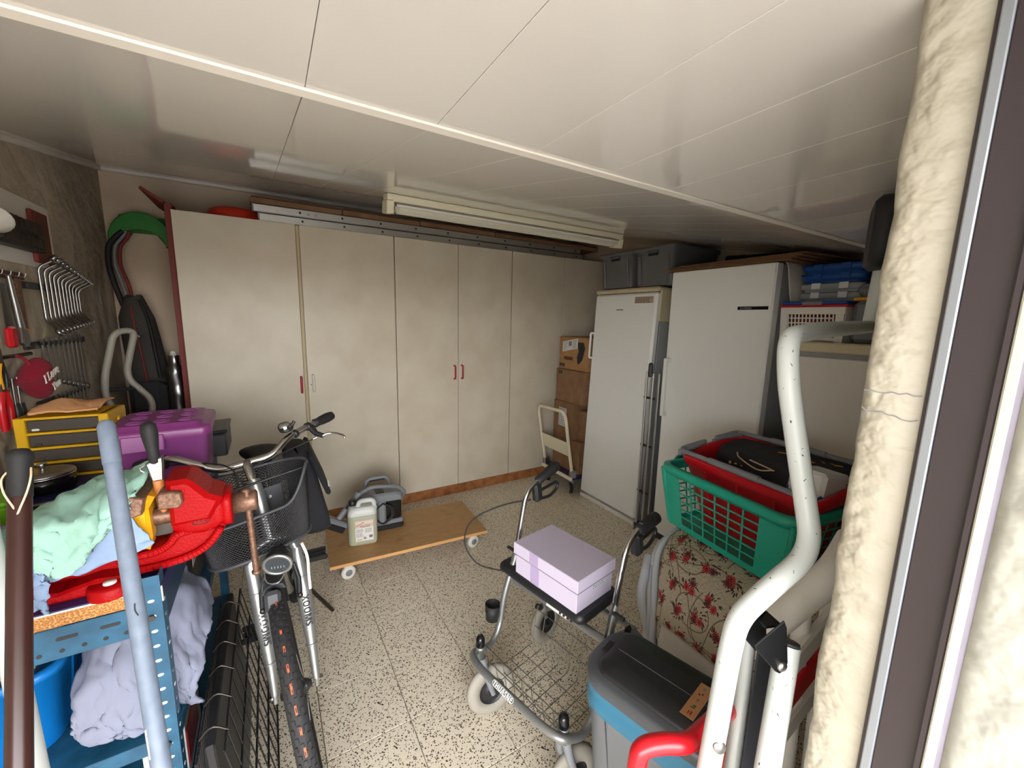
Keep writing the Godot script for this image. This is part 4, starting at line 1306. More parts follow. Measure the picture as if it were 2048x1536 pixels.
func build_crate() -> void:
	# folded wire pen: a leaning panel, an upright panel of close wires and a tray
	var t := thing("dog_crate", "folded black wire dog crate standing between the workbench and bicycle", "crate", v3(-0.15, 0, -1.45))
	var st := S()
	var z0 := 0.42
	var z1 := -0.25
	var p := func(u: float, z: float) -> Vector3: return v3(lerpf(0.0, 0.09, u), lerpf(0.5, 0.01, u), z)
	for k in 5: tube(st, [p.call(k / 4.0, z1), p.call(k / 4.0, z0)], 0.0032, 6)
	for k in 12: tube(st, [p.call(0, lerpf(z1, z0, k / 11.0)), p.call(1, lerpf(z1, z0, k / 11.0))], 0.0022, 5)
	obj("side_panel", st, mats.black_wire, t)
	st = S()
	for k in 4: tube(st, [v3(-0.055, 0.06 + 0.145 * k, z1 + 0.05), v3(-0.055, 0.06 + 0.145 * k, z0)], 0.003, 6)
	for k in 30: tube(st, [v3(-0.055, 0.02, lerpf(z1 + 0.05, z0, k / 29.0)), v3(-0.055, 0.5, lerpf(z1 + 0.05, z0, k / 29.0))], 0.002, 5)
	obj("end_panel", st, mats.black_wire, t)
	obj("tray", bx(v3(-0.02, 0.25, 0.06), v3(0.022, 0.48, 0.64), Basis(v3(0, 0, 1), 0.06), 0.004), mats.black_plastic, t)
	for k in 6: obj("hinge_loop", tb(fillet([v3(-0.055, 0.5, lerpf(z1 + 0.1, z0 - 0.06, k / 5.0)), v3(-0.03, 0.53, lerpf(z1 + 0.1, z0 - 0.06, k / 5.0)), v3(0.004, 0.5, lerpf(z1 + 0.1, z0 - 0.06, k / 5.0))], 0.02, 3), 0.003, 5), mats.dark_steel, t)

# ---------------------------------------------------------------- bicycle with a mesh basket
func torus(st: SurfaceTool, c: Vector3, axis: Vector3, R: float, r: float, n := 48, m := 10) -> void:
	var xf := along(c, axis)
	var rings := []
	for k in n + 1:
		var a := TAU * k / n
		var ring := PackedVector3Array()
		for j in m:
			var b := TAU * j / m
			ring.append(xf * v3(cos(a) * (R + r * cos(b)), r * sin(b), sin(a) * (R + r * cos(b))))
		rings.append(ring)
	loft(st, rings, true, false)

func cyc_wheel(parent: Node, c: Vector3, axis: Vector3, R: float, marks: bool) -> void:
	var xf := along(c, axis)
	var st := S()
	torus(st, c, axis, R - 0.023, 0.0235, 56, 12)
	var ty := obj("tyre", st, mats.tyre, parent)
	st = S()
	for k in 110:
		var a := TAU * k / 110
		for j in [-1, 0, 1]:
			var b: float = j * 0.62 + (0.12 if k % 2 else -0.12)
			var aa := a + (0.015 if j == 0 else 0.0)
			var dir := v3(cos(aa) * cos(b), sin(b), sin(aa) * cos(b))
			var p := v3(cos(aa) * (R - 0.023), 0, sin(aa) * (R - 0.023)) + dir * 0.0232
			var tx := v3(-sin(aa), 0, cos(aa))
			box(st, xf * p, v3(0.011, 0.004, 0.008), xf.basis * Basis(tx, dir, tx.cross(dir)))
	tag(obj("tread", st, mats.tyre, ty), "", "", "", "stuff")
	if marks:
		st = S()
		var rs := RandomNumberGenerator.new()
		rs.seed = 2
		for k in 46:
			if rs.randf() < 0.25: continue
			var a := TAU * k / 46
			var tx := v3(-sin(a), 0, cos(a))
			var dir := v3(cos(a), 0, sin(a))
			box(st, xf * (dir * (R + 0.0012) + v3(0, rs.randf_range(-0.001, 0.001), 0)), v3(rs.randf_range(0.008, 0.026), 0.002, 0.005), xf.basis * Basis(tx, dir, tx.cross(dir)))
		tag(obj("worn_marks", st, mats.tyre_orange, ty), "", "", "", "stuff")
	st = S()
	torus(st, c, axis, R - 0.05, 0.009, 56, 8)
	obj("rim", st, mats.silver_paint, parent)
	obj("hub", lt([[0.008, -0.045], [0.02, -0.03], [0.02, -0.024], [0.012, -0.02], [0.012, 0.02], [0.02, 0.024], [0.02, 0.03], [0.008, 0.045]], 14, xf), mats.black_plastic, parent)
	for k in 28:
		var a := TAU * k / 28
		var s := 0.026 if k % 2 else -0.026
		obj("spoke", tb([xf * v3(cos(a + 0.5) * 0.019, s, sin(a + 0.5) * 0.019), xf * v3(cos(a) * (R - 0.055), 0, sin(a) * (R - 0.055))], 0.001, 4), mats.steel, parent)

func fender(parent: Node, c: Vector3, axis: Vector3, R: float, a0: float, a1: float, m: Material) -> void:
	var xf := along(c, axis)
	var rings := []
	var n := 24
	for k in n + 1:
		var a := lerpf(a0, a1, float(k) / n)
		# angle measured from straight ahead towards the top
		var up := xf.basis.inverse() * v3(0, 1, 0)
		var f := xf.basis.inverse() * v3(0, 0, 1)
		up = (up - v3(0, up.y, 0)).normalized()
		f = (f - v3(0, f.y, 0) - up * f.dot(up)).normalized()
		var d := f * cos(a) + up * sin(a)
		var ring := PackedVector3Array()
		for q in [[-0.031, -0.012], [-0.026, 0.004], [-0.012, 0.011], [0.0, 0.013], [0.012, 0.011], [0.026, 0.004], [0.031, -0.012], [0.027, -0.012], [0.02, 0.003], [0.0, 0.009], [-0.02, 0.003], [-0.027, -0.012]]:
			ring.append(xf * (d * (R + q[1]) + v3(0, q[0], 0)))
		rings.append(ring)
	var st := S()
	loft(st, rings)
	obj("mudguard", st, m, parent)

func build_bicycle() -> void:
	var t := thing("bicycle", "silver bicycle with a black wire mesh basket leaning beside the workbench", "bicycle", v3(0, 0, 0))
	var ax := v3(0.992, 0.11, -0.06).normalized()
	var fc := v3(0.007, 0.352, -1.29)
	var rc := v3(0.003, 0.352, -2.36)
	var rax := v3(0.993, 0.12, 0).normalized()
	cyc_wheel(t, fc, ax, 0.35, true)
	cyc_wheel(t, rc, rax, 0.35, false)
	fender(t, fc, ax, 0.362, 1.62, 2.9, mats.charcoal)
	fender(t, rc, rax, 0.362, 0.6, 3.0, mats.charcoal)
	# fork
	var lets := [v3(-0.094, 0.752, -1.412), v3(-0.08, 0.66, -1.39), v3(-0.069, 0.56, -1.36), v3(-0.058, 0.45, -1.325), v3(-0.051, 0.352, -1.295)]
	var rlets := [v3(0.036, 0.766, -1.42), v3(0.045, 0.672, -1.398), v3(0.053, 0.574, -1.37), v3(0.06, 0.46, -1.335), v3(0.066, 0.352, -1.302)]
	var rad := [0.015, 0.022, 0.0225, 0.015, 0.0105]
	for k in 2:
		var leg: Array = curve([lets, rlets][k], 5)
		var rr := []
		for i in leg.size():
			var f := minf(i / 5.0, 3.999)
			rr.append(lerpf(rad[int(f)], rad[int(f) + 1], f - int(f)))
		rr[-1] = 0.0105
		var lg := obj("fork_leg", tb(leg, rr, 14), mats.silver_paint, t)
		for q in [[5, 0.0245], [15, 0.0185]]:
			var d: Vector3 = (leg[q[0] + 1] - leg[q[0]]).normalized()
			obj("fork_collar", lt([[q[1] - 0.002, -0.003], [q[1], -0.002], [q[1], 0.002], [q[1] - 0.002, 0.003]], 14, along(leg[q[0]], d)), mats.silver_paint, lg)
		var mid: Vector3 = leg[10]
		var dn: Vector3 = (leg[13] - leg[7]).normalized()
		letters("lettering", "XOOMS", 0.02, mid + v3(0.001 if k else 0.004, 0.0, 0.0228), dn, v3(1, 0.12, 0), mats.ink, lg, true, 0.001)
		var e: Vector3 = [lets, rlets][k][4]
		obj("axle_nut", lt([[0.008, -0.012], [0.0085, 0.008], [0.005, 0.012], [0.001, 0.012]], 8, along(e + ax * (0.008 if k else -0.008), ax * (1.0 if k else -1.0))), mats.chrome, t)
		obj("dropout", bx(e + v3(0, -0.006, 0), v3(0.012, 0.03, 0.022), Basis(), 0.003), mats.silver_paint, t)
		var bp: Vector3 = leg[6] + v3(-0.01 if k else 0.01, 0, 0.022)
		obj("brake_arm", tb([bp + v3(0, -0.03, 0.004), bp + v3(0, 0.03, 0.0), bp + v3(-0.012 if k else 0.012, 0.08, -0.01)], [0.009, 0.007, 0.005], 8), mats.black_plastic, t)
		obj("brake_bolt", lt([[0.008, 0.0], [0.008, 0.007], [0.001, 0.008]], 10, along(bp + v3(0, -0.025, 0.009), v3(0, 0.1, 1))), mats.dark_steel, t)
	obj("fork_crown", tb(curve([v3(-0.092, 0.745, -1.412), v3(-0.072, 0.79, -1.425), v3(-0.03, 0.806, -1.43), v3(0.015, 0.8, -1.43), v3(0.036, 0.758, -1.42)], 5), 0.015, 12), mats.silver_paint, t)
	obj("head_tube", tb([v3(-0.03, 0.8, -1.435), v3(-0.072, 0.99, -1.505)], 0.021, 16), mats.silver_paint, t)
	obj("stem", tb([v3(-0.072, 0.985, -1.503), v3(-0.085, 1.03, -1.525), v3(-0.085, 1.034, -1.56)], 0.013, 12), mats.chrome, t)
	obj("down_tube", tb(curve([v3(-0.035, 0.82, -1.45), v3(-0.01, 0.5, -1.68), v3(0.01, 0.3, -1.92)], 6), 0.02, 14), mats.silver_paint, t)
	obj("top_tube", tb(curve([v3(-0.055, 0.9, -1.48), v3(-0.025, 0.62, -1.72), v3(-0.01, 0.46, -1.97)], 6), 0.014, 12), mats.silver_paint, t)
	obj("seat_tube", tb([v3(0.01, 0.29, -1.92), v3(-0.045, 0.74, -2.07)], 0.016, 12), mats.silver_paint, t)
	obj("seat_post", tb([v3(-0.045, 0.74, -2.07), v3(-0.06, 0.86, -2.11)], 0.0125, 12), mats.chrome, t)
	for s in [-0.06, 0.07]:
		obj("chain_stay", tb([v3(0.01, 0.29, -1.92), v3(s, 0.352, -2.36)], 0.009, 8), mats.silver_paint, t)
		obj("seat_stay", tb([v3(-0.03, 0.66, -2.05), v3(s, 0.352, -2.36)], 0.008, 8), mats.silver_paint, t)
	# saddle
	var st := S()
	var rings := []
	for q in [[0.15, 0.008, 0.0], [0.13, 0.022, 0.0], [0.06, 0.03, 0.004], [-0.02, 0.05, 0.008], [-0.08, 0.085, 0.018], [-0.12, 0.09, 0.02], [-0.14, 0.07, 0.015]]:
		var ring := PackedVector3Array()
		for k in 16:
			var a := TAU * k / 16
			ring.append(v3(-0.062 + cos(a) * q[1], 0.862 + q[2] + sin(a) * (0.026 if sin(a) > 0 else 0.03), -2.1 + q[0]))
		rings.append(ring)
	loft(st, rings)
	obj("saddle", st, mats.rubber, t)
	# crank and pedals
	obj("chain_ring", lt([[0.085, -0.002], [0.09, 0.0], [0.085, 0.002]], 30, along(v3(0.05, 0.295, -1.92), rax)), mats.dark_steel, t)
	for s in [-1, 1]:
		var p := v3(0.01 + s * 0.075, 0.29 + s * 0.05, -1.92 + s * -0.15)
		obj("crank", tb([v3(0.01 + s * 0.06, 0.29, -1.92), p], 0.009, 8), mats.steel, t)
		var pd := obj("pedal", bx(p + v3(s * 0.05, 0.01, 0), v3(0.09, 0.02, 0.022), Basis(), 0.004), mats.black_plastic, t)
		for zz in [-0.038, 0.038]: obj("pedal_cage", bx(p + v3(s * 0.05, 0.012, zz), v3(0.1, 0.026, 0.012), Basis(), 0.005), mats.rubber, pd)
	obj("kickstand", tb([v3(0.05, 0.3, -2.0), v3(0.2, 0.012, -2.08)], 0.009, 8), mats.dark_steel, t)
	# carrier and pannier
	obj("carrier", bx(v3(-0.035, 0.73, -2.36), v3(0.13, 0.014, 0.4), Basis(v3(0, 0, 1), 0.12), 0.004), mats.dark_steel, t)
	st = S()
	rings = []
	for q in [[0.92, 0.06, 0.5], [0.9, 0.085, 0.75], [0.8, 0.1, 0.9], [0.6, 0.115, 1.0], [0.53, 0.11, 0.95], [0.51, 0.09, 0.8]]:
		var ring := PackedVector3Array()
		for p in round_rect(q[1], 0.34 * q[2], 0.035, 4): ring.append(v3(0.105 + p[0] * 1.25 - 0.16 * (q[0] - 0.53) + 0.03, q[0], -2.12 - p[1]))
		rings.append(ring)
	loft(st, rings)
	var pn := obj("pannier", st, mats.fabric_black, t)
	obj("pannier_flap", bx(v3(0.165, 0.8, -2.12), v3(0.022, 0.22, 0.33), Basis(v3(0, 0, 1), 0.34), 0.01), mats.fabric_black, pn)
	obj("pannier_tab", bx(v3(0.2, 0.75, -1.97), v3(0.006, 0.008, 0.035), Basis(v3(1, 0, 0), 0.4), 0.001), mats.paper, pn)
	# handlebar, grips, levers, bell
	var bar := curve([v3(-0.39, 1.018, -1.735), v3(-0.335, 1.036, -1.685), v3(-0.284, 1.064, -1.605), v3(-0.22, 1.045, -1.57), v3(-0.161, 1.022, -1.56), v3(-0.085, 1.033, -1.56), v3(-0.012, 1.052, -1.56), v3(0.046, 1.097, -1.6), v3(0.126, 1.112, -1.68), v3(0.19, 1.122, -1.735)], 6)
	obj("handlebar", tb(bar, 0.0118, 14), mats.chrome, t)
	for g in [[v3(-0.34, 1.034, -1.69), v3(-0.4, 1.014, -1.745)], [v3(0.135, 1.113, -1.688), v3(0.202, 1.124, -1.747)]]:
		var d: Vector3 = (g[1] - g[0]).normalized()
		var L: float = g[0].distance_to(g[1])
		obj("grip", lt([[0.012, -0.004], [0.0175, 0.0], [0.0155, 0.012], [0.0185, L * 0.4], [0.0195, L * 0.75], [0.017, L], [0.009, L + 0.007], [0.001, L + 0.008]], 16, along(g[0], d)), mats.rubber, t)
	obj("lever_body", tb([v3(0.118, 1.105, -1.668), v3(0.132, 1.088, -1.63), v3(0.155, 1.08, -1.615)], [0.0135, 0.01, 0.009], 10), mats.black_plastic, t)
	obj("lever_clamp", lt([[0.013, -0.008], [0.0155, -0.006], [0.0155, 0.006], [0.013, 0.008]], 14, along(v3(0.108, 1.11, -1.662), v3(0.7, 0.14, -0.7))), mats.black_plastic, t)
	obj("brake_lever", tb(curve([v3(0.15, 1.08, -1.615), v3(0.172, 1.088, -1.612), v3(0.2, 1.083, -1.615), v3(0.226, 1.069, -1.62), v3(0.23, 1.06, -1.62)], 5), [0.004, 0.004, 0.005] if false else 0.0045, 8), mats.chrome, t)
	obj("cable_end", tb([v3(0.132, 1.077, -1.615), v3(0.12, 1.072, -1.613)], 0.005, 8), mats.chrome, t)
	obj("brake_cable", tb(curve([v3(0.12, 1.072, -1.613), v3(0.05, 1.05, -1.6), v3(-0.05, 1.03, -1.54), v3(-0.12, 1.015, -1.52), v3(-0.19, 1.0, -1.52), v3(-0.1, 0.9, -1.47)], 8), 0.0026, 6), mats.rubber, t)
	obj("brake_cable", tb(curve([v3(-0.3, 1.04, -1.62), v3(-0.2, 1.05, -1.56), v3(-0.12, 1.03, -1.5), v3(-0.07, 0.9, -1.46)], 8), 0.0026, 6), mats.rubber, t)
	obj("lever_clamp", bx(v3(-0.318, 1.045, -1.645), v3(0.045, 0.045, 0.035), Basis(v3(0, 1, 0), 0.7), 0.012), mats.black_plastic, t)
	var bell := obj("bell_base", lt([[0.022, 0.0], [0.024, 0.006], [0.02, 0.012], [0.001, 0.012]], 18, along(v3(0.036, 1.122, -1.6), v3(-0.2, 1, 0.25))), mats.black_plastic, t)
	obj("bell_dome", lt([[0.0225, 0.012], [0.022, 0.018], [0.017, 0.026], [0.009, 0.03], [0.001, 0.031]], 20, along(v3(0.034, 1.122, -1.6), v3(-0.2, 1, 0.25))), mats.chrome, bell)
	obj("bell_lever", tb([v3(0.05, 1.13, -1.6), v3(0.062, 1.15, -1.6)], 0.0055, 8), mats.black_plastic, bell)
	obj("bell_clamp", lt([[0.0125, -0.007], [0.015, -0.006], [0.015, 0.006], [0.0125, 0.007]], 14, along(v3(0.062, 1.1, -1.614), v3(0.6, 0.3, -0.5))), mats.black_plastic, t)
	# lamp
	var ld := v3(-0.22, -0.3, 1).normalized()
	var lc := v3(-0.017, 0.783, -1.318)
	var lb := obj("head_lamp", lt([[0.001, -0.05], [0.022, -0.046], [0.036, -0.02], [0.04, 0.0], [0.04, 0.006], [0.034, 0.008]], 26, along(lc, ld)), mats.black_plastic, t)
	obj("lamp_ring", lt([[0.033, 0.006], [0.041, 0.004], [0.041, 0.011], [0.034, 0.013], [0.031, 0.008], [0.033, 0.006]], 28, along(lc, ld)), mats.silver_paint, lb)
	obj("lamp_reflector", lt([[0.033, 0.009], [0.024, 0.003], [0.012, -0.004], [0.001, -0.006]], 28, along(lc, ld)), mat("lamp_inner", hexc("45494d"), 0.35, 0.3), lb)
	for k in 5: obj("reflector_rib", bx(lc + ld * 0.006 + v3(-0.016 + 0.008 * k, 0.002, -0.0035 + 0.0018 * k), v3(0.0022, 0.03, 0.003), Basis(), 0.0005), mats.silver_paint, lb)
	obj("lamp_bracket", tb([v3(-0.02, 0.77, -1.35), v3(-0.03, 0.79, -1.42)], 0.008, 8), mats.black_plastic, t)
	obj("lamp_cable", tb(curve([v3(-0.055, 0.76, -1.37), v3(-0.05, 0.735, -1.31), v3(-0.02, 0.735, -1.29), v3(-0.0, 0.75, -1.31)], 6), 0.0018, 6), mats.silver_paint, t)
	obj("mud_flap", bx(v3(-0.036, 0.698, -1.262), v3(0.042, 0.06, 0.024), Basis(v3(1, 0, 0), -0.25), 0.009), mats.charcoal, t)
	obj("brake_rod", tb(curve([v3(0.05, 0.815, -1.345), v3(0.063, 0.77, -1.335), v3(0.064, 0.71, -1.33), v3(0.066, 0.66, -1.33)], 5), 0.0045, 8), mats.off_white, t)
	basket_mesh(t)

# D-shaped wire mesh basket: wires run on two diagonals over its wall
func basket_mesh(t: Node) -> void:
	var e1 := v3(0.975, 0.17, -0.12).normalized()
	var e2 := v3(-0.13, 0.98, -0.06).normalized()
	var e3 := e1.cross(e2).normalized()
	var c0 := v3(-0.098, 1.016, -1.545)
	var h := 0.235
	var point := func(s: float, tt: float) -> Vector3:
		var a := TAU * s
		var hw := lerpf(0.172, 0.142, tt)
		var dp := lerpf(0.215, 0.17, tt)
		var x := sin(a)
		var y := -cos(a)
		# flat at the back, round in front
		var px := signf(x) * pow(absf(x), 0.62) * hw
		var py := (y * 0.5 + 0.5)
		py = pow(py, 0.9) * dp
		return c0 + e1 * px + e3 * py - e2 * (h * tt)
	var top := func(s: float) -> float:
		var d := absf(s - 0.5)
		return 0.02 + 0.42 * (1.0 - smoothstep(0.05, 0.2, d))
	var st := S()
	for fam in [-1.0, 1.0]:
		for k in 120:
			var s0 := k / 120.0
			var run := []
			for i in 27:
				var tt := i / 26.0
				var s := fposmod(s0 + fam * tt * 0.2, 1.0)
				if tt >= top.call(s): run.append(point.call(s, tt))
			if run.size() > 1: tube(st, run, 0.0018, 4, false)
	var b := obj("basket", st, mats.black_wire, t)
	tag(b, "", "", "", "stuff")
	var rim := []
	for i in 73: rim.append(point.call(i / 72.0, top.call(i / 72.0)))
	obj("basket_rim", tb(rim, 0.005, 8, false), mats.charcoal, t)
	rim = []
	for i in 49: rim.append(point.call(i / 48.0, 1.0))
	obj("basket_foot", tb(rim, 0.006, 8, false), mats.charcoal, t)
	obj("basket_bar", tb([point.call(0.74, 0.1), point.call(0.26, 0.1)], 0.004, 6), mats.black_wire, t)
	st = S()
	st.set_smooth_group(-1)
	var cb: Vector3 = c0 - e2 * h + e3 * 0.08
	for i in 48:
		var p: Vector3 = point.call(i / 48.0, 1.0)
		var q: Vector3 = point.call((i + 1) / 48.0, 1.0)
		tri(st, cb, p, q)
		tri(st, cb - e2 * 0.004, q - e2 * 0.004, p - e2 * 0.004)
	obj("basket_floor", st, mats.black_wire, t)
	obj("basket_plate", bx(c0 - e2 * 0.13 + e3 * 0.012, v3(0.19, 0.1, 0.004), Basis(e1, e2, e3), 0.002), mats.charcoal, t)
	for k in [-1, 1]:
		obj("plate_bolt", lt([[0.0065, 0.0], [0.0065, 0.003], [0.003, 0.004], [0.001, 0.003]], 10, along(c0 - e2 * 0.115 + e3 * 0.0145 + e1 * (0.055 * k), e3)), mats.silver_paint, t)
	for k in 6: obj("basket_rod", tb([c0 + e1 * (-0.125 + 0.05 * k) + e3 * 0.008, c0 + e1 * (-0.115 + 0.046 * k) + e3 * 0.008 - e2 * h], 0.0022, 6), mats.black_wire, t)

# ---------------------------------------------------------------- dolly board with canister and carpet cleaner
func build_dolly() -> void:
	var b := Basis(v3(0, 1, 0), -0.068)
	var t := thing("dolly", "plywood dolly board on white castors before the wardrobes", "dolly", v3(0.716, 0, -2.51), b)
	obj("board", bc(v3(-0.483, 0.104, -0.248), v3(0.483, 0.1235, 0.248), 0.001), mats.ply, t)
	obj("edge_band", bc(v3(-0.484, 0.104, 0.248), v3(0.484, 0.1232, 0.2495), 0.0005), mats.ply_edge, t)
	for x in [-0.385, 0.4]:
		for z in [-0.17, 0.19]:
			var c := obj("castor", bx(v3(x, 0.088, z), v3(0.05, 0.032, 0.05), Basis(), 0.006), mats.off_white, t)
			obj("castor_wheel", lt([[0.01, -0.014], [0.034, -0.014], [0.04, -0.009], [0.04, 0.009], [0.034, 0.014], [0.01, 0.014]], 24, along(v3(x, 0.041, z + 0.012), v3(0.25, 0, 1))), mats.off_white, c)
			obj("castor_hub", lt([[0.02, 0.013], [0.018, 0.018], [0.001, 0.018]], 16, along(v3(x, 0.041, z + 0.012), v3(0.25, 0, 1))), mats.grey_plastic, c)
	# canister
	var cn := thing("canister", "translucent plastic canister with a black cap and printed label on the dolly board", "canister", v3(0.437, 0.1237, -2.495), b * Basis(v3(0, 1, 0), -0.1))
	var milky := mat("canister_milk", hexc("cfd2cc"), 0.35)
	var fluid := mat("canister_fluid", hexc("b3b59b"), 0.28)
	var ring := func(y: float, w: float, d: float, r: float) -> PackedVector3Array:
		var out := PackedVector3Array()
		for q in round_rect(w, d, r, 5): out.append(v3(q[0], y, -q[1]))
		return out
	var st := S()
	loft(st, [ring.call(0.0, 0.15, 0.1, 0.03), ring.call(0.006, 0.168, 0.118, 0.03), ring.call(0.014, 0.172, 0.122, 0.032), ring.call(0.195, 0.172, 0.122, 0.032)])
	obj("fluid_part", st, fluid, cn)
	st = S()
	loft(st, [ring.call(0.195, 0.172, 0.122, 0.032), ring.call(0.215, 0.17, 0.12, 0.03), ring.call(0.24, 0.15, 0.1, 0.03), ring.call(0.245, 0.12, 0.09, 0.03)])
	obj("shoulder", st, milky, cn)
	obj("handle", tb(fillet([v3(-0.025, 0.225, 0.02), v3(-0.02, 0.275, 0.02), v3(0.066, 0.278, 0.02), v3(0.075, 0.215, 0.02)], 0.025, 5), 0.0145, 10), milky, cn)
	obj("neck", lt([[0.02, 0.23], [0.02, 0.255], [0.001, 0.256]], 18, Transform3D(Basis(), v3(-0.055, 0, 0.005))), milky, cn)
	obj("cap", lt([[0.023, 0.25], [0.024, 0.253], [0.024, 0.278], [0.02, 0.283], [0.001, 0.283]], 20, Transform3D(Basis(), v3(-0.055, 0, 0.005))), mats.black_plastic, cn)
	obj("waist_rib", bx(v3(0, 0.185, 0.0615), v3(0.11, 0.003, 0.003), Basis(), 0.001), milky, cn)
	var pm := print_mat("canister_label", label_tex(110, 140, Color(0.9, 0.89, 0.87), [[0, 0, 110, 22, Color(0.89, 0.82, 0.78)], [0, 22, 110, 24, Color(0.86, 0.76, 0.68)], [6, 30, 8, 3, Color(0.6, 0.25, 0.2)], [14, 26, 8, 3, Color(0.6, 0.25, 0.2)], [22, 22, 8, 3, Color(0.6, 0.25, 0.2)], [30, 18, 8, 3, Color(0.6, 0.25, 0.2)], [38, 14, 8, 3, Color(0.6, 0.25, 0.2)], [46, 10, 8, 4, Color(0.45, 0.3, 0.3)], [84, 104, 20, 18, 0.2], [88, 104, 2, 18, 0.8], [94, 104, 2, 18, 0.8], [100, 104, 1, 18, 0.8], [8, 126, 34, 6, Color(0.8, 0.65, 0.5)]] + text_lines(6, 56, 48, 4, 6, 0.5, 1) + text_lines(60, 56, 44, 5, 6, 0.5, 2) + text_lines(6, 84, 48, 5, 6, 0.55, 3)))
	plate("label", v3(0.008, 0.098, 0.0608), v3(0.052, 0, 0), v3(0, 0.066, 0), pm, cn, 0.0006)
	letters("label_lettering", "HuOil", 0.016, v3(0.012, 0.128, 0.0618), v3(1, 0, 0), v3(0, 1, 0), mats.dark_wood, cn, false, 0.0004)
	obj("hazard_mark", bx(v3(0.01, 0.05, 0.0615), v3(0.014, 0.014, 0.0006), Basis(v3(0, 0, 1), PI / 4)), mats.ink_grey, cn)
	# carpet cleaner
	var vc := thing("carpet_cleaner", "grey and black portable carpet cleaner with hose and nozzle standing behind the canister", "carpet cleaner", v3(0.57, 0.1237, -2.635), b)
	obj("base", bx(v3(0.01, 0.022, 0), v3(0.27, 0.044, 0.17), Basis(), 0.012), mats.black_plastic, vc)
	obj("base_band", bx(v3(0.01, 0.053, 0), v3(0.262, 0.03, 0.165), Basis(), 0.006), mats.grey_plastic, vc)
	obj("tank", bx(v3(0.07, 0.135, 0), v3(0.13, 0.15, 0.155), Basis(), 0.016), mats.black_gloss, vc)
	obj("tank", bx(v3(-0.06, 0.13, 0), v3(0.12, 0.16, 0.155), Basis(), 0.016), mats.black_gloss, vc)
	obj("tower", bx(v3(0.005, 0.13, 0.012), v3(0.055, 0.17, 0.16), Basis(), 0.012), mats.grey_plastic, vc)
	obj("hood", pr([[-0.14, 0.195], [0.145, 0.19], [0.14, 0.235], [0.1, 0.255], [-0.1, 0.262], [-0.135, 0.24]], 0.16, Transform3D(), 0.012), mats.grey_plastic, vc)
	obj("hood_inlay", bx(v3(0.0, 0.26, 0.02), v3(0.05, 0.012, 0.09), Basis(), 0.003), mats.black_plastic, vc)
	obj("carry_handle", tb(fillet([v3(-0.085, 0.25, -0.03), v3(-0.07, 0.33, -0.03), v3(0.06, 0.335, -0.03), v3(0.085, 0.25, -0.03)], 0.03, 5), 0.0125, 10), mats.grey_plastic, vc)
	obj("handle_grip", tb([v3(-0.055, 0.322, -0.03), v3(0.045, 0.325, -0.03)], 0.011, 10), mats.black_plastic, vc)
	var hose := curve([v3(-0.13, 0.275, 0.06), v3(-0.06, 0.31, 0.07), v3(0.03, 0.305, 0.07), v3(0.11, 0.285, 0.06), v3(0.155, 0.24, 0.05), v3(0.15, 0.19, 0.02), v3(0.135, 0.12, 0.0)], 14)
	var hr := []
	for i in hose.size(): hr.append(0.014 if i % 2 else 0.0115)
	obj("hose", tb(hose, hr, 10), mats.grey_plastic, vc)
	st = S()
	for k in 3: tube(st, curve([v3(0.01, 0.2, 0.092 + 0.004 * k), v3(0.055 + 0.008 * k, 0.16, 0.094), v3(0.06 + 0.006 * k, 0.1, 0.094), v3(0.01, 0.06, 0.092 + 0.004 * k), v3(-0.03, 0.1, 0.092), v3(-0.03, 0.16, 0.092), v3(0.01, 0.2, 0.092 + 0.004 * k)], 6), 0.0048, 6)
	tag(obj("power_cord", st, mats.rubber, vc), "", "", "", "stuff")
	var top := v3(-0.13, 0.28, 0.06)
	var tip := v3(-0.262, 0.16, 0.12)
	obj("wand", tb([top, top.lerp(tip, 0.3), tip], [0.026, 0.022, 0.018], 10), mats.grey_plastic, vc)
	obj("wand_switch", bx(top.lerp(tip, 0.5) + v3(0.0, 0.012, 0.016), v3(0.05, 0.016, 0.02), Basis(v3(0, 0, 1), 0.74), 0.003), mats.black_plastic, vc)
	var nb := Basis(v3(0, 0, 1), -0.62) * Basis(v3(0, 1, 0), 0.2)
	obj("nozzle", bx(tip + v3(-0.01, -0.018, 0.012), v3(0.14, 0.055, 0.05), nb, 0.008), mats.grey_plastic, vc)
	obj("nozzle_mouth", bx(tip + v3(-0.02, -0.034, 0.033), v3(0.122, 0.036, 0.028), nb, 0.004), mats.black_plastic, vc)

# ---------------------------------------------------------------- platform trolley with cartons
func carton(label: String, at: Vector3, s: Vector3, turn := 0.0, m := "cardboard_brown") -> Node3D:
	var t := thing("carton", label, "carton", at, Basis(v3(0, 1, 0), turn), "")
	obj("box", bc(v3(0, 0, -s.z / 2), v3(s.x, s.y, s.z / 2), 0.002), mats[m], t)
	obj("flap", bc(v3(0.001, s.y, -s.z / 2 + 0.001), v3(s.x - 0.001, s.y + 0.003, -0.002), 0.001), mats[m], t)
	obj("flap", bc(v3(0.001, s.y, 0.002), v3(s.x - 0.001, s.y + 0.003, s.z / 2 - 0.001), 0.001), mats[m], t)
	return t

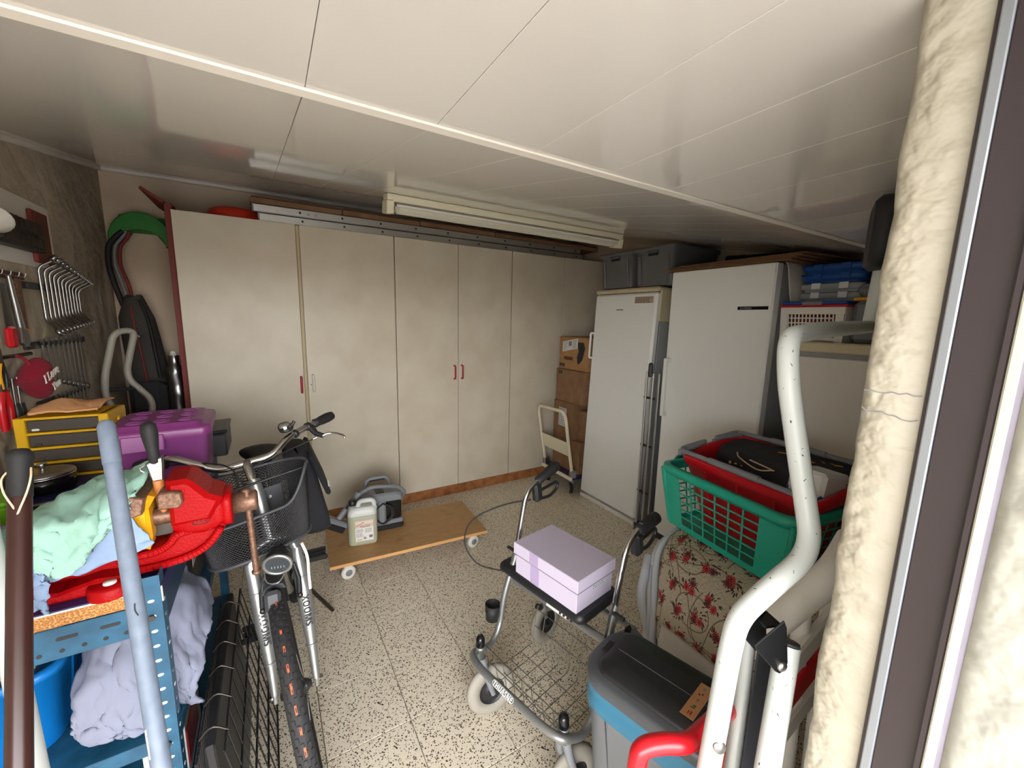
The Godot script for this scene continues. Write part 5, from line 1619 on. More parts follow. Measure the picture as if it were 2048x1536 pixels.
func build_trolley() -> void:
	var t := thing("platform_trolley", "cream push-handle platform trolley carrying cartons beside the fridge", "trolley", v3(2.2, 0, -2.81))
	var hz := 0.2
	obj("deck", bc(v3(0.0, 0.135, -0.215), v3(0.72, 0.165, 0.215), 0.006), mats.bench_top, t)
	obj("deck_edge", bc(v3(-0.012, 0.137, -0.222), v3(0.012, 0.168, 0.222), 0.006), mats.lamp_body, t)
	for x in [0.06, 0.65]:
		for z in [-0.17, 0.17]:
			var f := obj("castor_fork", bx(v3(x, 0.108, z), v3(0.05, 0.055, 0.05), Basis(), 0.008), mats.steel, t)
			obj("castor_wheel", lt([[0.012, -0.015], [0.042, -0.015], [0.05, -0.01], [0.05, 0.01], [0.042, 0.015], [0.012, 0.015]], 22, along(v3(x - 0.02, 0.052, z), v3(0.9, 0, 0.5))), mats.rubber, f)
			obj("castor_hub", lt([[0.034, -0.017], [0.034, 0.017], [0.026, 0.019], [0.001, 0.019]], 18, along(v3(x - 0.02, 0.052, z), v3(-0.9, 0, -0.5).normalized() * -1.0)), mats.chrome, f)
	var hp := []
	for p in [[0.03, 0.15, -hz], [-0.03, 0.45, -hz], [-0.085, 0.75, -hz], [-0.085, 0.76, hz], [-0.03, 0.45, hz], [0.03, 0.15, hz]]: hp.append(v3(p[0], p[1], p[2]))
	obj("push_handle", tb(fillet(hp, 0.075, 7), 0.0145, 12), mats.lamp_body, t)
	obj("handle_plate", pr([[-hz, 0.36], [hz, 0.36], [hz, 0.49], [-hz, 0.49]], 0.004, Transform3D(Basis(v3(0, 0, 1), v3(0.19, 0.98, 0).normalized() * v3(-1, 1, 1), v3(-0.98, -0.19, 0)), v3(0.052, 0.004, 0)), 0.001), mats.lamp_body, t)
	for z in [-hz, hz]: obj("handle_bracket", bx(v3(0.03, 0.19, z), v3(0.06, 0.07, 0.045), Basis(), 0.008), mats.steel, t)
	carton("lowest carton on the platform trolley, seen through its handle", v3(2.3, 0.166, -2.81), v3(0.5, 0.29, 0.39))
	var c2 := carton("small carton with a tall white paper label behind the trolley handle", v3(2.29, 0.46, -2.86), v3(0.45, 0.33, 0.27))
	plate("label", v3(-0.001, 0.19, 0.0), v3(0, 0, 0.055), v3(0, 0.085, 0), print_mat("carton_label_tall", label_tex(64, 96, Color(0.82, 0.82, 0.8), text_lines(5, 5, 54, 9, 10, 0.5, 8))), c2)
	carton("narrow open carton standing beside the labelled one on the trolley", v3(2.36, 0.46, -2.665), v3(0.35, 0.27, 0.11))
	var c4 := carton("plain brown carton under the printed top one in the trolley stack", v3(2.3, 0.796, -2.795), v3(0.5, 0.29, 0.39), 0.0)
	for k in 2: obj("handling_mark", bx(v3(-0.001, 0.265, -0.15 + 0.03 * k), v3(0.001, 0.03, 0.02)), mats.ink, c4)
	var c5 := carton("topmost carton of the trolley stack with a sprayer picture and white label", v3(2.32, 1.092, -2.79), v3(0.5, 0.29, 0.38), 0.0, "cardboard")
	plate("label", v3(-0.001, 0.22, -0.04), v3(0, 0.02, 0.105), v3(0, 0.045, 0.0), print_mat("carton_label_wide", label_tex(128, 64, Color(0.84, 0.84, 0.83), text_lines(6, 6, 40, 6, 9, 0.5, 5) + text_lines(84, 6, 38, 6, 9, 0.5, 6) + [[52, 8, 24, 30, 0.35], [58, 8, 2, 30, 0.8], [66, 8, 2, 30, 0.8]])), c5)
	var fx := Transform3D(Basis(v3(0, 0, 1), v3(0, 1, 0), v3(-1, 0, 0)), v3(-0.0012, 0, 0))
	obj("printed_sprayer", pr([[0.05, 0.25], [0.14, 0.25], [0.16, 0.2], [0.13, 0.1], [0.09, 0.06], [0.07, 0.06], [0.06, 0.12], [0.08, 0.17]], 0.0008, fx), mats.ink, c5)
	obj("printed_text", pr([[-0.12, 0.085], [0.0, 0.085], [0.0, 0.115], [-0.12, 0.115]], 0.0008, fx), mats.dark_wood, c5)
	for k in 3: obj("handling_mark", pr([[-0.18 + 0.026 * k, 0.02], [-0.161 + 0.026 * k, 0.02], [-0.161 + 0.026 * k, 0.05], [-0.18 + 0.026 * k, 0.05]], 0.0008, fx), mats.ink, c5)

# ---------------------------------------------------------------- fridges along the right wall (doors face -x)
func build_fridges() -> void:
	# left fridge leans back a little
	var lean := Basis(v3(0, 0, 1), -0.042)
	var a := thing("fridge", "older white upright fridge on the left with a cream lid under the grey tubs", "fridge", v3(2.287, 0.0, -2.263), lean)
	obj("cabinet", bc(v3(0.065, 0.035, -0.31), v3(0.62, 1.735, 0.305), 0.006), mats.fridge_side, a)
	var d := obj("door", bc(v3(0.0, 0.045, -0.312), v3(0.06, 1.742, 0.312), 0.014), mats.fridge_white, a)
	obj("door_seal", bc(v3(0.058, 0.05, -0.3), v3(0.068, 1.73, 0.303)), mats.grey_plastic, a)
	obj("lid", bc(v3(0.0, 1.748, -0.318), v3(0.62, 1.782, 0.325), 0.012), mats.cover_cream, a)
	obj("lid_skirt", bc(v3(0.03, 1.54, 0.31), v3(0.5, 1.77, 0.326), 0.006), mats.cover_cream, a)
	obj("plinth", bc(v3(0.0, 0.0, -0.31), v3(0.5, 0.034, 0.305), 0.004), mats.off_white, a)
	obj("handle", tb(fillet([v3(0.0, 1.225, -0.29), v3(-0.04, 1.225, -0.29), v3(-0.04, 1.43, -0.29), v3(0.0, 1.43, -0.29)], 0.012, 4), 0.009, 8), mats.fridge_white, d)
	plate("sticker", v3(-0.0008, 1.69, 0.2), v3(0, 0, 0.085), v3(0, 0.024, 0), print_mat("fridge_sticker", label_tex(96, 28, Color(0.72, 0.63, 0.55), text_lines(4, 4, 88, 4, 6, 0.35, 11))), d)
	for k in 2: obj("emblem", bc(v3(-0.0008, 1.615, -0.065 + 0.036 * k), v3(0.001, 1.625, -0.032 + 0.036 * k), 0.0003), mats.ink_grey, d)
	# right fridge
	var b := thing("fridge", "taller white upright fridge with a black badge strip and long bar handle", "fridge", v3(2.286, 0.0, -1.462))
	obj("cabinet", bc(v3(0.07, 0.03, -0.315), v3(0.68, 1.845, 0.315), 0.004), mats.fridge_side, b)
	var e := obj("door", bc(v3(0.0, 0.05, -0.318), v3(0.062, 1.85, 0.318), 0.006), mats.fridge_white, b)
	obj("door_edge", bc(v3(0.004, 0.05, 0.318), v3(0.058, 1.848, 0.322), 0.002), mats.fridge_white, b)
	obj("plinth", bc(v3(0.01, 0.0, -0.3), v3(0.6, 0.045, 0.3), 0.004), mats.charcoal, b)
	obj("badge_strip", bc(v3(-0.0012, 1.607, 0.135), v3(0.001, 1.625, 0.3), 0.0005), mats.black_gloss, e)
	for k in [[0.15, 0.165], [0.17, 0.212]]: obj("badge_print", bc(v3(-0.0018, 1.6135, k[0]), v3(-0.001, 1.6185, k[1])), mats.ink_grey, e)
	obj("handle_bar", bc(v3(-0.052, 0.905, -0.295), v3(-0.036, 1.295, -0.27), 0.004), mats.fridge_white, e)
	for y in [0.915, 1.285]: obj("handle_arm", bc(v3(-0.045, y - 0.012, -0.295), v3(0.0, y + 0.012, -0.272), 0.003), mats.fridge_white, e)
	# folded metal rack in the gap
	var f := thing("folding_rack", "folded silver metal drying rack standing in the gap between the fridges", "rack", v3(2.33, 0, -1.885))
	for k in 4: obj("rail", bc(v3(-0.06 + 0.03 * (k % 2), 0.03, -0.04 + 0.027 * k), v3(-0.045 + 0.03 * (k % 2), 1.18, -0.025 + 0.027 * k), 0.003), mats.alu, f)
	obj("lock", bx(v3(-0.06, 1.2, 0.0), v3(0.03, 0.1, 0.03), Basis(), 0.01), mats.black_plastic, f)
	for y in [0.3, 0.65, 1.0]: obj("joint", bx(v3(-0.05, y, 0.0), v3(0.012, 0.016, 0.1), Basis(), 0.004), mats.dark_steel, f)
	obj("foot", bx(v3(-0.04, 0.025, 0.01), v3(0.05, 0.05, 0.12), Basis(), 0.008), mats.rubber, f)

func open_tub(t: Node, s: Vector3, taper: float, m: Material, wall := 0.006) -> void:
	var rings := []
	var st := S()
	for k in [[0.0, taper, 0.0], [0.01, taper + 0.01, 0.0], [s.y - 0.03, 0.97, 0.0], [s.y - 0.028, 1.03, 0.0], [s.y - 0.01, 1.04, 0.0], [s.y, 1.03, 0.0], [s.y, 0.97, 0.0], [s.y * 0.9, 0.95, 0.0], [wall * 2, taper - 0.02, 0.0]]:
		var ring := PackedVector3Array()
		for q in round_rect(s.x * k[1], s.z * k[1], 0.03, 4): ring.append(v3(q[0], k[0], -q[1]))
		rings.append(ring)
	loft(st, rings)
	obj("shell", st, m, t)

func build_fridge_tops() -> void:
	for k in 2:
		var t := thing("tub", ["dark grey storage tub on the left half of the older fridge top", "dark grey storage tub on the right half of the older fridge top"][k], "tub", v3(2.6, 1.786, -2.36 + 0.36 * k), Basis(), "grey tubs on the older fridge")
		open_tub(t, v3(0.52, 0.265, 0.345), 0.9, mats.tub_grey)
		obj("handle_slot", bx(v3(-0.256, 0.215, 0), v3(0.014, 0.024, 0.08), Basis(v3(0, 0, 1), 0.05), 0.003), mats.ink, t)
		obj("handle_lip", bx(v3(-0.261, 0.228, 0), v3(0.014, 0.012, 0.1), Basis(v3(0, 0, 1), 0.05), 0.003), mats.tub_grey, t)
		for z in [-0.12, 0.12]: obj("rib", bx(v3(-0.245, 0.11, z), v3(0.012, 0.2, 0.02), Basis(v3(0, 0, 1), 0.1), 0.004), mats.tub_grey, t)
	var y := 1.852
	for k in 4:
		var c := thing("cardboard_sheet", ["lowest folded cardboard sheet on the taller fridge", "second cardboard sheet on the taller fridge", "third cardboard sheet on the taller fridge, pushed back", "topmost cardboard sheet on the taller fridge, reaching past its right side"][k], "cardboard", v3(2.62, y + 0.0125 * k, -1.45 + 0.0 * k), Basis(v3(0, 1, 0), -0.03 * k) * Basis(v3(1, 0, 0), 0.004 * k), "cardboard sheets on the taller fridge")
		obj("sheet", bx(v3(0, 0.006, 0), v3(0.66 - 0.05 * k, 0.008, 0.74 + 0.05 * k), Basis(), 0.002), mats.cardboard_brown, c)
		obj("fold_edge", bx(v3(-0.32 + 0.03 * k, 0.008, 0.0), v3(0.02, 0.012, 0.72 + 0.05 * k), Basis(), 0.004), mats.cardboard_brown, c)
	var cl := thing("cover_cloth", "pale cloth hanging over the right side of the taller fridge top", "cloth", v3(2.42, 1.85, -1.14))
	var st := S()
	gridsheet(st, [[v3(-0.06, 0.002, -0.04), v3(0.15, 0.002, -0.04), v3(0.4, 0.002, -0.04)], [v3(-0.06, 0.0, 0.006), v3(0.15, 0.0, 0.008), v3(0.4, 0.0, 0.006)], [v3(-0.02, -0.13, 0.012), v3(0.15, -0.16, 0.03), v3(0.4, -0.16, 0.014)], [v3(0.02, -0.2, 0.01), v3(0.16, -0.24, 0.035), v3(0.4, -0.24, 0.016)]], 16, 16, 0.003, 0.004, 31)
	obj("cloth", st, mats.canvas, cl)
	var tube1 := thing("tube", "black ribbed tube lying behind the cardboard on the taller fridge", "tube", v3(2.68, 1.945, -1.66))
	var pr1 := []
	for i in 20: pr1.append([0.032 if i % 2 else 0.036, i * 0.006])
	obj("ribbed_end", lt(pr1, 18, along(v3(0, 0, 0), v3(0.12, -0.03, 1))), mats.black_gloss, tube1)
	obj("barrel", lt([[0.031, 0.11], [0.031, 0.36], [0.001, 0.36]], 18, along(v3(0, 0, 0), v3(0.12, -0.03, 1))), mats.black_plastic, tube1)

func lattice(st: SurfaceTool, o: Vector3, ex: Vector3, ey: Vector3, nx: int, ny: int, bar: float, th: float) -> void:
	var n := ex.cross(ey).normalized()
	var b := Basis(ex.normalized(), ey.normalized(), n)
	for i in nx + 1: box(st, o + ex * (float(i) / nx) + ey * 0.5, v3(bar, ey.length(), th), b)
	for j in ny + 1: box(st, o + ey * (float(j) / ny) + ex * 0.5, v3(ex.length(), bar, th * 0.9), b)

func build_chest() -> void:
	var t := thing("white_cabinet", "white cabinet with a cream top beside the taller fridge", "cabinet", v3(2.3, 0, -0.66))
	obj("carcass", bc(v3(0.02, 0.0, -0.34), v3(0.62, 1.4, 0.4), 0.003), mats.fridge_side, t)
	obj("door", bc(v3(0.0, 0.08, -0.338), v3(0.02, 1.375, 0.398), 0.004), mats.off_white, t)
	obj("worktop", bc(v3(-0.025, 1.4, -0.35), v3(0.63, 1.448, 0.41), 0.006), mats.cover_cream, t)
	# white basket with a red rim and blue lid
	var b := thing("basket", "cream plastic basket with square holes, a red rim and blue lid", "basket", v3(2.53, 1.449, -0.985))
	var w := 0.16
	var h := 0.17
	var st := S()
	lattice(st, v3(-w + 0.01, 0.02, -0.11), v3(-0.02, 0.12, 0) + v3(0.0, 0, 0), v3(0, 0, 0.2), 5, 12, 0.006, 0.004)
	obj("lattice", st, mats.off_white, b)
	obj("band", bc(v3(-w, 0.0, -0.135), v3(-w + 0.006, 0.02, 0.135), 0.001), mats.off_white, b)
	obj("band", bc(v3(-w - 0.022, 0.135, -0.14), v3(-w - 0.014, h, 0.14), 0.001), mats.off_white, b)
	for z in [-0.128, 0.118]: obj("corner", bx(v3(-w - 0.008, 0.085, z), v3(0.006, 0.17, 0.034), Basis(v3(0, 0, 1), 0.12), 0.001), mats.off_white, b)
	for z in [-0.14, 0.136]: obj("end_wall", bc(v3(-w - 0.01, 0.0, z), v3(w, h, z + 0.004), 0.001), mats.off_white, b)
	obj("back_wall", bc(v3(w - 0.006, 0.0, -0.138), v3(w, h, 0.138)), mats.off_white, b)
	obj("floor_plate", bc(v3(-w, 0.0, -0.138), v3(w, 0.006, 0.138)), mats.off_white, b)
	obj("contents", bc(v3(-w + 0.03, 0.01, -0.12), v3(w - 0.02, 0.14, 0.12), 0.01), mats.carcass_red, b)
	obj("rim", bc(v3(-w - 0.03, h, -0.15), v3(w + 0.01, h + 0.012, 0.15), 0.004), mats.red_plastic, b)
	obj("lid", bc(v3(-w - 0.024, h + 0.012, -0.145), v3(w + 0.005, h + 0.03, 0.145), 0.006), mats.blue_lid, b)
	obj("lid_grip", bx(v3(-w - 0.028, h + 0.02, 0.0), v3(0.012, 0.02, 0.09), Basis(), 0.005), mats.grey_plastic, b)
	# clear boxes with blue lids behind
	var says := ["lowest clear plastic box of the stack above the cream basket", "middle clear plastic box of the stack above the cream basket", "clear plastic box with the lower blue lid above the cream basket", "topmost box with a blue lid above the cream basket"]
	for k in 4:
		var c := thing("clear_box", says[k], "storage box", v3(2.56, 1.651 + 0.047 * k, -0.965), Basis(), "clear boxes stacked on the cream basket")
		open_tub(c, v3(0.2, 0.044, 0.27), 0.92, mat("clear_grey", hexc("a3a6a7"), 0.25) if k < 2 else mats.blue_lid)
		if k > 1: obj("lid", bx(v3(0, 0.0435, 0), v3(0.206, 0.006, 0.278), Basis(), 0.002), mats.blue_lid, c)
		for z in [-0.06, 0.06]: obj("clip", bx(v3(-0.107, 0.032, z), v3(0.008, 0.03, 0.04), Basis(), 0.002), mats.paper if k < 2 else mats.blue_lid, c)
	var cb := thing("cool_box", "grey cool box with an orange stripe at the right end of the cream cabinet top", "cool box", v3(2.53, 1.449, -0.58))
	obj("body", bx(v3(0, 0.1, 0), v3(0.3, 0.2, 0.5), Basis(), 0.02), mats.grey_plastic, cb)
	obj("stripe", bx(v3(0, 0.207, 0), v3(0.305, 0.014, 0.505), Basis(), 0.004), mats.vise_yellow, cb)
	obj("lid", bx(v3(0, 0.245, 0), v3(0.29, 0.062, 0.49), Basis(), 0.022), mats.grey_plastic, cb)
	obj("grip", bx(v3(0, 0.285, 0), v3(0.05, 0.02, 0.2), Basis(), 0.008), mats.grey_plastic, cb)

# ---------------------------------------------------------------- laundry basket, red basket and what is in them
func lattice_wall(parent: Node, m: Material, bl: Vector3, br: Vector3, tl: Vector3, tr: Vector3, a0: float, a1: float, nx: int, ny: int, out: Vector3) -> void:
	var st := S()
	var pt := func(u: float, v: float) -> Vector3: return bl.lerp(br, u).lerp(tl.lerp(tr, u), v)
	var slab := func(u0: float, u1: float, v0: float, v1: float) -> void:
		var q := [pt.call(u0, v0), pt.call(u1, v0), pt.call(u1, v1), pt.call(u0, v1)]
		var n := out * 0.0028
		st.set_smooth_group(-1)
		quad_out(st, q[0] + n, q[1] + n, q[2] + n, q[3] + n, out)
		quad_out(st, q[0], q[1], q[2], q[3], -out)
		for k in 4:
			var e: Vector3 = q[k]
			var f: Vector3 = q[(k + 1) % 4]
			quad_out(st, e, f, f + n, e + n, (e + f) * 0.5 - (q[0] + q[2]) * 0.5)
	slab.call(0.0, a0, 0.0, 1.0)
	slab.call(a1, 1.0, 0.0, 1.0)
	var b := 0.006 / bl.distance_to(br)
	var c := 0.006 / bl.distance_to(tl)
	slab.call(a0, a1, 0.0, 0.1)
	slab.call(a0, a1, 0.92, 1.0)
	for i in nx - 1:
		var u := lerpf(a0, a1, float(i + 1) / nx)
		slab.call(u - b / 2, u + b / 2, 0.1, 0.92)
	for j in ny - 1:
		var v := lerpf(0.1, 0.92, float(j + 1) / ny)
		slab.call(a0, a1, v - c / 2, v + c / 2)
	obj("lattice_wall", st, m, parent)

func rim_path(w: float, d: float, r: float, y: float) -> Array:
	var out := []
	for q in round_rect(w, d, r, 5): out.append(v3(q[0], y, -q[1]))
	out.append(out[0])
	return out

func build_baskets() -> void:
	# local x runs along the long side towards the doorway
	var b := Basis(v3(-0.137, 0, 0.99), v3(0, 1, 0), v3(-0.99, 0, -0.137))
	var t := thing("laundry_basket", "turquoise green laundry basket with square holes on the floral lounger", "laundry basket", v3(1.625, 0.637, -0.81), b)
	var L := 0.285
	var W := 0.185
	var l := 0.25
	var w := 0.155
	var H := 0.255
	var bot := [v3(-l, 0, w), v3(l, 0, w), v3(l, 0, -w), v3(-l, 0, -w)]
	var top := [v3(-L, H, W), v3(L, H, W), v3(L, H, -W), v3(-L, H, -W)]
	var outs := [v3(0, 0, 1), v3(1, 0, 0), v3(0, 0, -1), v3(-1, 0, 0)]
	for k in 4:
		var k2 := (k + 1) % 4
		var long := k % 2 == 0
		lattice_wall(t, mats.basket_green, bot[k], bot[k2], top[k], top[k2], 0.15 if long else 0.2, 0.8 if long else 0.8, 6 if long else 4, 6, outs[k])
		obj("corner_post", tb([bot[k] + v3(0, 0.01, 0), top[k]], 0.011, 10), mats.basket_green, t)
	obj("floor_plate", bc(v3(-l, 0, -w), v3(l, 0.012, w), 0.005), mats.basket_green, t)
	var st := S()
	var rings := []
	for q in [[0.0, -0.028], [0.012, -0.03], [0.02, -0.012], [0.018, 0.006], [0.0, 0.012], [-0.002, 0.006], [0.008, -0.006], [0.004, -0.026]]:
		var ring := PackedVector3Array()
		for p in round_rect(2 * (L + q[0]), 2 * (W + q[0]), 0.06, 6): ring.append(v3(p[0], H + q[1] + 0.012, -p[1]))
		rings.append(ring)
	rings.append(rings[0])
	loft(st, rings, true, false)
	obj("rim", st, mats.basket_green, t)
	st = S()
	sheet(st, 10, 4, func(u: float, v: float) -> Vector3:
		var a := lerpf(-1.2, 1.2, u)
		return v3(-L - 0.012 - 0.045 * cos(a * 1.25) * 1.0, H + 0.012 - 0.05 * v + 0.012 * cos(a), a * 0.09), 0.005)
	obj("end_handle", st, mats.basket_green, t)
	# red shopping basket lying inside, tilted up at the far side
	var rb := b * Basis(v3(1, 0, 0), 0.13)
	var r := thing("shopping_basket", "red plastic shopping basket with grey handles resting inside the green laundry basket", "shopping basket", v3(1.75, 0.65, -0.79), rb)
	st = S()
	rings = []
	for k in [[0.0, 0.78], [0.01, 0.8], [0.27, 0.98], [0.285, 1.03], [0.315, 1.05], [0.33, 1.02], [0.325, 0.97], [0.27, 0.94], [0.015, 0.76]]:
		var ring := PackedVector3Array()
		for q in round_rect(0.56 * k[1], 0.36 * k[1], 0.05, 5): ring.append(v3(q[0], k[0], -q[1]))
		rings.append(ring)
	loft(st, rings)
	obj("shell", st, mats.red_plastic, r)
	for s in [-1, 1]:
		obj("handle", tb(fillet([v3(-0.26, 0.333, s * 0.19), v3(-0.28, 0.345, s * 0.02), v3(-0.29, 0.345, s * 0.19) if false else v3(-0.285, 0.34, s * 0.185), v3(0.27, 0.345, s * 0.197)], 0.03, 4), 0.0105, 8), mats.grey_plastic, r)
		obj("handle_grip", tb([v3(-0.12, 0.343, s * 0.19), v3(0.1, 0.345, s * 0.193)], 0.0135, 10), mats.grey_plastic, r)
		obj("end_band", bc(v3(-0.294, 0.31, minf(s * 0.19, s * 0.02)), v3(-0.279, 0.34, maxf(s * 0.19, s * 0.02)), 0.005), mats.grey_plastic, r)
	for k in 3: obj("side_rib", bx(v3(-0.15 + 0.15 * k, 0.15, 0.165), v3(0.012, 0.26, 0.008), Basis(v3(1, 0, 0), 0.12), 0.003), mats.red_plastic, r)
	var bg := thing("shopping_bag", "black folded shopping bag with gold print and a cord handle lying in the red basket", "bag", v3(1.78, 0.925, -0.79), rb)
	st = S()
	gridsheet(st, [
		[v3(-0.23, 0.045, -0.16), v3(-0.08, 0.055, -0.16), v3(0.1, 0.058, -0.16), v3(0.28, 0.05, -0.16)],
		[v3(-0.24, 0.05, -0.04), v3(-0.08, 0.055, -0.04), v3(0.1, 0.058, -0.03), v3(0.28, 0.05, -0.03)],
		[v3(-0.23, 0.045, 0.06), v3(-0.08, 0.05, 0.07), v3(0.1, 0.05, 0.075), v3(0.25, 0.05, 0.08)],
		[v3(-0.21, 0.0, 0.1), v3(-0.08, 0.0, 0.115), v3(0.1, 0.0, 0.12), v3(0.24, 0.0, 0.12)]], 26, 20, 0.006, 0.006, 41)
	obj("bag_skin", st, mats.fabric_black, bg)
	var rs := RandomNumberGenerator.new()
	rs.seed = 6
	for k in 9:
		obj("gold_print", bx(v3(-0.02 + 0.024 * k, 0.064, -0.07 + rs.randf_range(-0.02, 0.02)), v3(rs.randf_range(0.012, 0.03), 0.0012, rs.randf_range(0.004, 0.012)), Basis(v3(0, 1, 0), rs.randf_range(-0.6, 0.6))), mats.gold, bg)
	obj("cord_handle", tb(curve([v3(-0.11, 0.03, 0.095), v3(-0.14, 0.055, 0.06), v3(-0.1, 0.055, 0.1), v3(0.0, 0.045, 0.13), v3(0.05, 0.055, 0.115), v3(0.04, 0.05, 0.1), v3(-0.06, 0.055, 0.09)], 6), 0.003, 6), mats.string, bg)
	for k in 4: obj("tissue_edge", bx(v3(-0.14 + 0.03 * k, 0.012, 0.105), v3(0.012, 0.03, 0.002), Basis(v3(0, 0, 1), 0.3 * k), 0.0005), mats.string, bg)
	var wp := thing("packet", "white and blue packet at the right end of the red basket", "packet", v3(1.66, 0.94, -0.6), rb)
	obj("pack", bx(v3(0, 0.03, 0), v3(0.12, 0.1, 0.16), Basis(v3(1, 0, 0), -0.3), 0.012), mats.paper, wp)
	obj("blue_band", bx(v3(0, 0.0, 0.05), v3(0.122, 0.035, 0.08), Basis(v3(1, 0, 0), -0.3), 0.006), mats.blue_lid, wp)

func floral() -> ImageTexture:
	var n := 768
	var im := Image.create(n, n, false, Image.FORMAT_RGB8)
	var r := RandomNumberGenerator.new()
	r.seed = 12
	for y in n:
		for x in n:
			var d := 0.97 + 0.05 * r.randf()
			im.set_pixel(x, y, Color(0.72 * d, 0.675 * d, 0.585 * d))
	var dot := func(px: float, py: float, rad: float, c: Color) -> void:
		for yy in range(int(py - rad), int(py + rad) + 1):
			for xx in range(int(px - rad), int(px + rad) + 1):
				if (xx - px) * (xx - px) + (yy - py) * (yy - py) <= rad * rad: im.set_pixel(posmod(xx, n), posmod(yy, n), c)
	# winding stems
	for k in 16:
		var px := r.randf() * n
		var py := r.randf() * n
		var a := r.randf() * TAU
		var cv := r.randf_range(-0.03, 0.03)
		for i in 260:
			dot.call(px, py, 3.0, Color(0.48, 0.42, 0.33))
			px += cos(a) * 2.2
			py += sin(a) * 2.2
			a += cv + 0.012 * sin(i * 0.05)
	# flower clusters
	for gy in 6:
		for gx in 6:
			var cx := (gx + 0.5 + r.randf_range(-0.18, 0.18) + (0.4 if gy % 2 else 0.0)) * n / 6.0
			var cy := (gy + 0.5 + r.randf_range(-0.15, 0.15)) * n / 6.0
			for k in 26:
				var a := r.randf() * TAU
				var q := r.randf_range(16, 50)
				var px := cx + cos(a) * q
				var py := cy + sin(a) * q
				for i in 9: dot.call(px + cos(a + 0.6) * i * 1.6, py + sin(a + 0.6) * i * 1.6, 3.2 - i * 0.2, Color(0.2, 0.15, 0.13))
			for f in 3:
				var fx := cx + r.randf_range(-22, 22)
				var fy := cy + r.randf_range(-22, 22)
				var col := Color(0.68, 0.12, 0.14) if f < 2 else Color(0.3, 0.1, 0.1)
				for p in 11:
					var a := TAU * p / 11.0
					for i in 11: dot.call(fx + cos(a) * (4 + i * 1.7), fy + sin(a) * (4 + i * 1.7), 2.0 + 1.2 * sin(i / 11.0 * PI), col if (p + i) % 5 else Color(0.8, 0.4, 0.4))
				dot.call(fx, fy, 4, Color(0.24, 0.12, 0.1))
	return ImageTexture.create_from_image(im)

func build_lounger() -> void:
	var t := thing("lounger", "folded garden lounger with a red floral cushion and pale plastic edge under the green basket", "lounger", v3(0, 0, 0))
	var fm := print_mat("floral_cloth", floral(), 0.9)
	fm.normal_enabled = true
	fm.normal_texture = noise_tex(0.16, [], 256, 45, 4.0)
	fm.normal_scale = 0.3
	var st := S()
	gridsheet(st, [
		[v3(1.9, 0.615, -1.03), v3(1.93, 0.615, -0.8), v3(1.95, 0.615, -0.45)],
		[v3(1.5, 0.612, -1.02), v3(1.54, 0.612, -0.8), v3(1.57, 0.612, -0.46)],
		[v3(1.36, 0.6, -0.98), v3(1.38, 0.6, -0.75), v3(1.4, 0.6, -0.46)],
		[v3(1.24, 0.56, -0.91), v3(1.25, 0.56, -0.7), v3(1.26, 0.56, -0.46)],
		[v3(1.145, 0.52, -0.835), v3(1.155, 0.515, -0.66), v3(1.16, 0.51, -0.46)],
		[v3(1.125, 0.485, -0.815), v3(1.135, 0.48, -0.65), v3(1.145, 0.475, -0.46)]], 40, 40, 0.02)
	obj("cushion_cover", st, fm, t)
	st = S()
	gridsheet(st, [
		[v3(1.135, 0.49, -0.8), v3(1.145, 0.485, -0.65), v3(1.155, 0.48, -0.46)],
		[v3(1.105, 0.42, -0.79), v3(1.115, 0.42, -0.65), v3(1.125, 0.42, -0.46)],
		[v3(1.11, 0.3, -0.785), v3(1.12, 0.3, -0.65), v3(1.13, 0.3, -0.46)],
		[v3(1.16, 0.22, -0.765), v3(1.16, 0.15, -0.65), v3(1.16, 0.1, -0.46)]], 20, 20, 0.015, 0.006, 44)
	obj("cushion_back", st, mats.canvas, t)
	var edge := mat("pale_plastic", hexc("c9ced6"), 0.4)
	obj("edge_rail", tb(curve([v3(1.95, 0.6, -1.05), v3(1.56, 0.612, -1.045), v3(1.47, 0.61, -1.035), v3(1.36, 0.6, -1.005), v3(1.27, 0.565, -0.955), v3(1.135, 0.49, -0.845), v3(1.09, 0.4, -0.805), v3(1.12, 0.27, -0.77), v3(1.3, 0.02, -0.72)], 8), 0.013, 10), edge, t)
	obj("edge_rail", tb(curve([v3(1.48, 0.595, -1.055), v3(1.36, 0.585, -1.025), v3(1.255, 0.54, -0.965), v3(1.14, 0.47, -0.868), v3(1.1, 0.39, -0.825), v3(1.13, 0.27, -0.785), v3(1.31, 0.02, -0.735)], 8), 0.009, 10), edge, t)
	obj("arm_rest", tb(curve([v3(1.3, 0.56, -1.02), v3(1.22, 0.545, -0.965), v3(1.16, 0.48, -0.925), v3(1.13, 0.375, -0.835), v3(1.15, 0.29, -0.815), v3(1.22, 0.26, -0.795)], 8), [0.016] if false else 0.017, 10), edge, t)
	for x in [1.3, 1.85]:
		for z in [-0.98, -0.5]: obj("leg", tb([v3(x, 0.58, z), v3(x - 0.03, 0.005, z)], 0.013, 8), mats.off_white, t)
	for z in [-0.98, -0.5]: obj("cross_rail", tb([v3(1.27, 0.55, z), v3(1.95, 0.58, z)], 0.012, 8), mats.off_white, t)

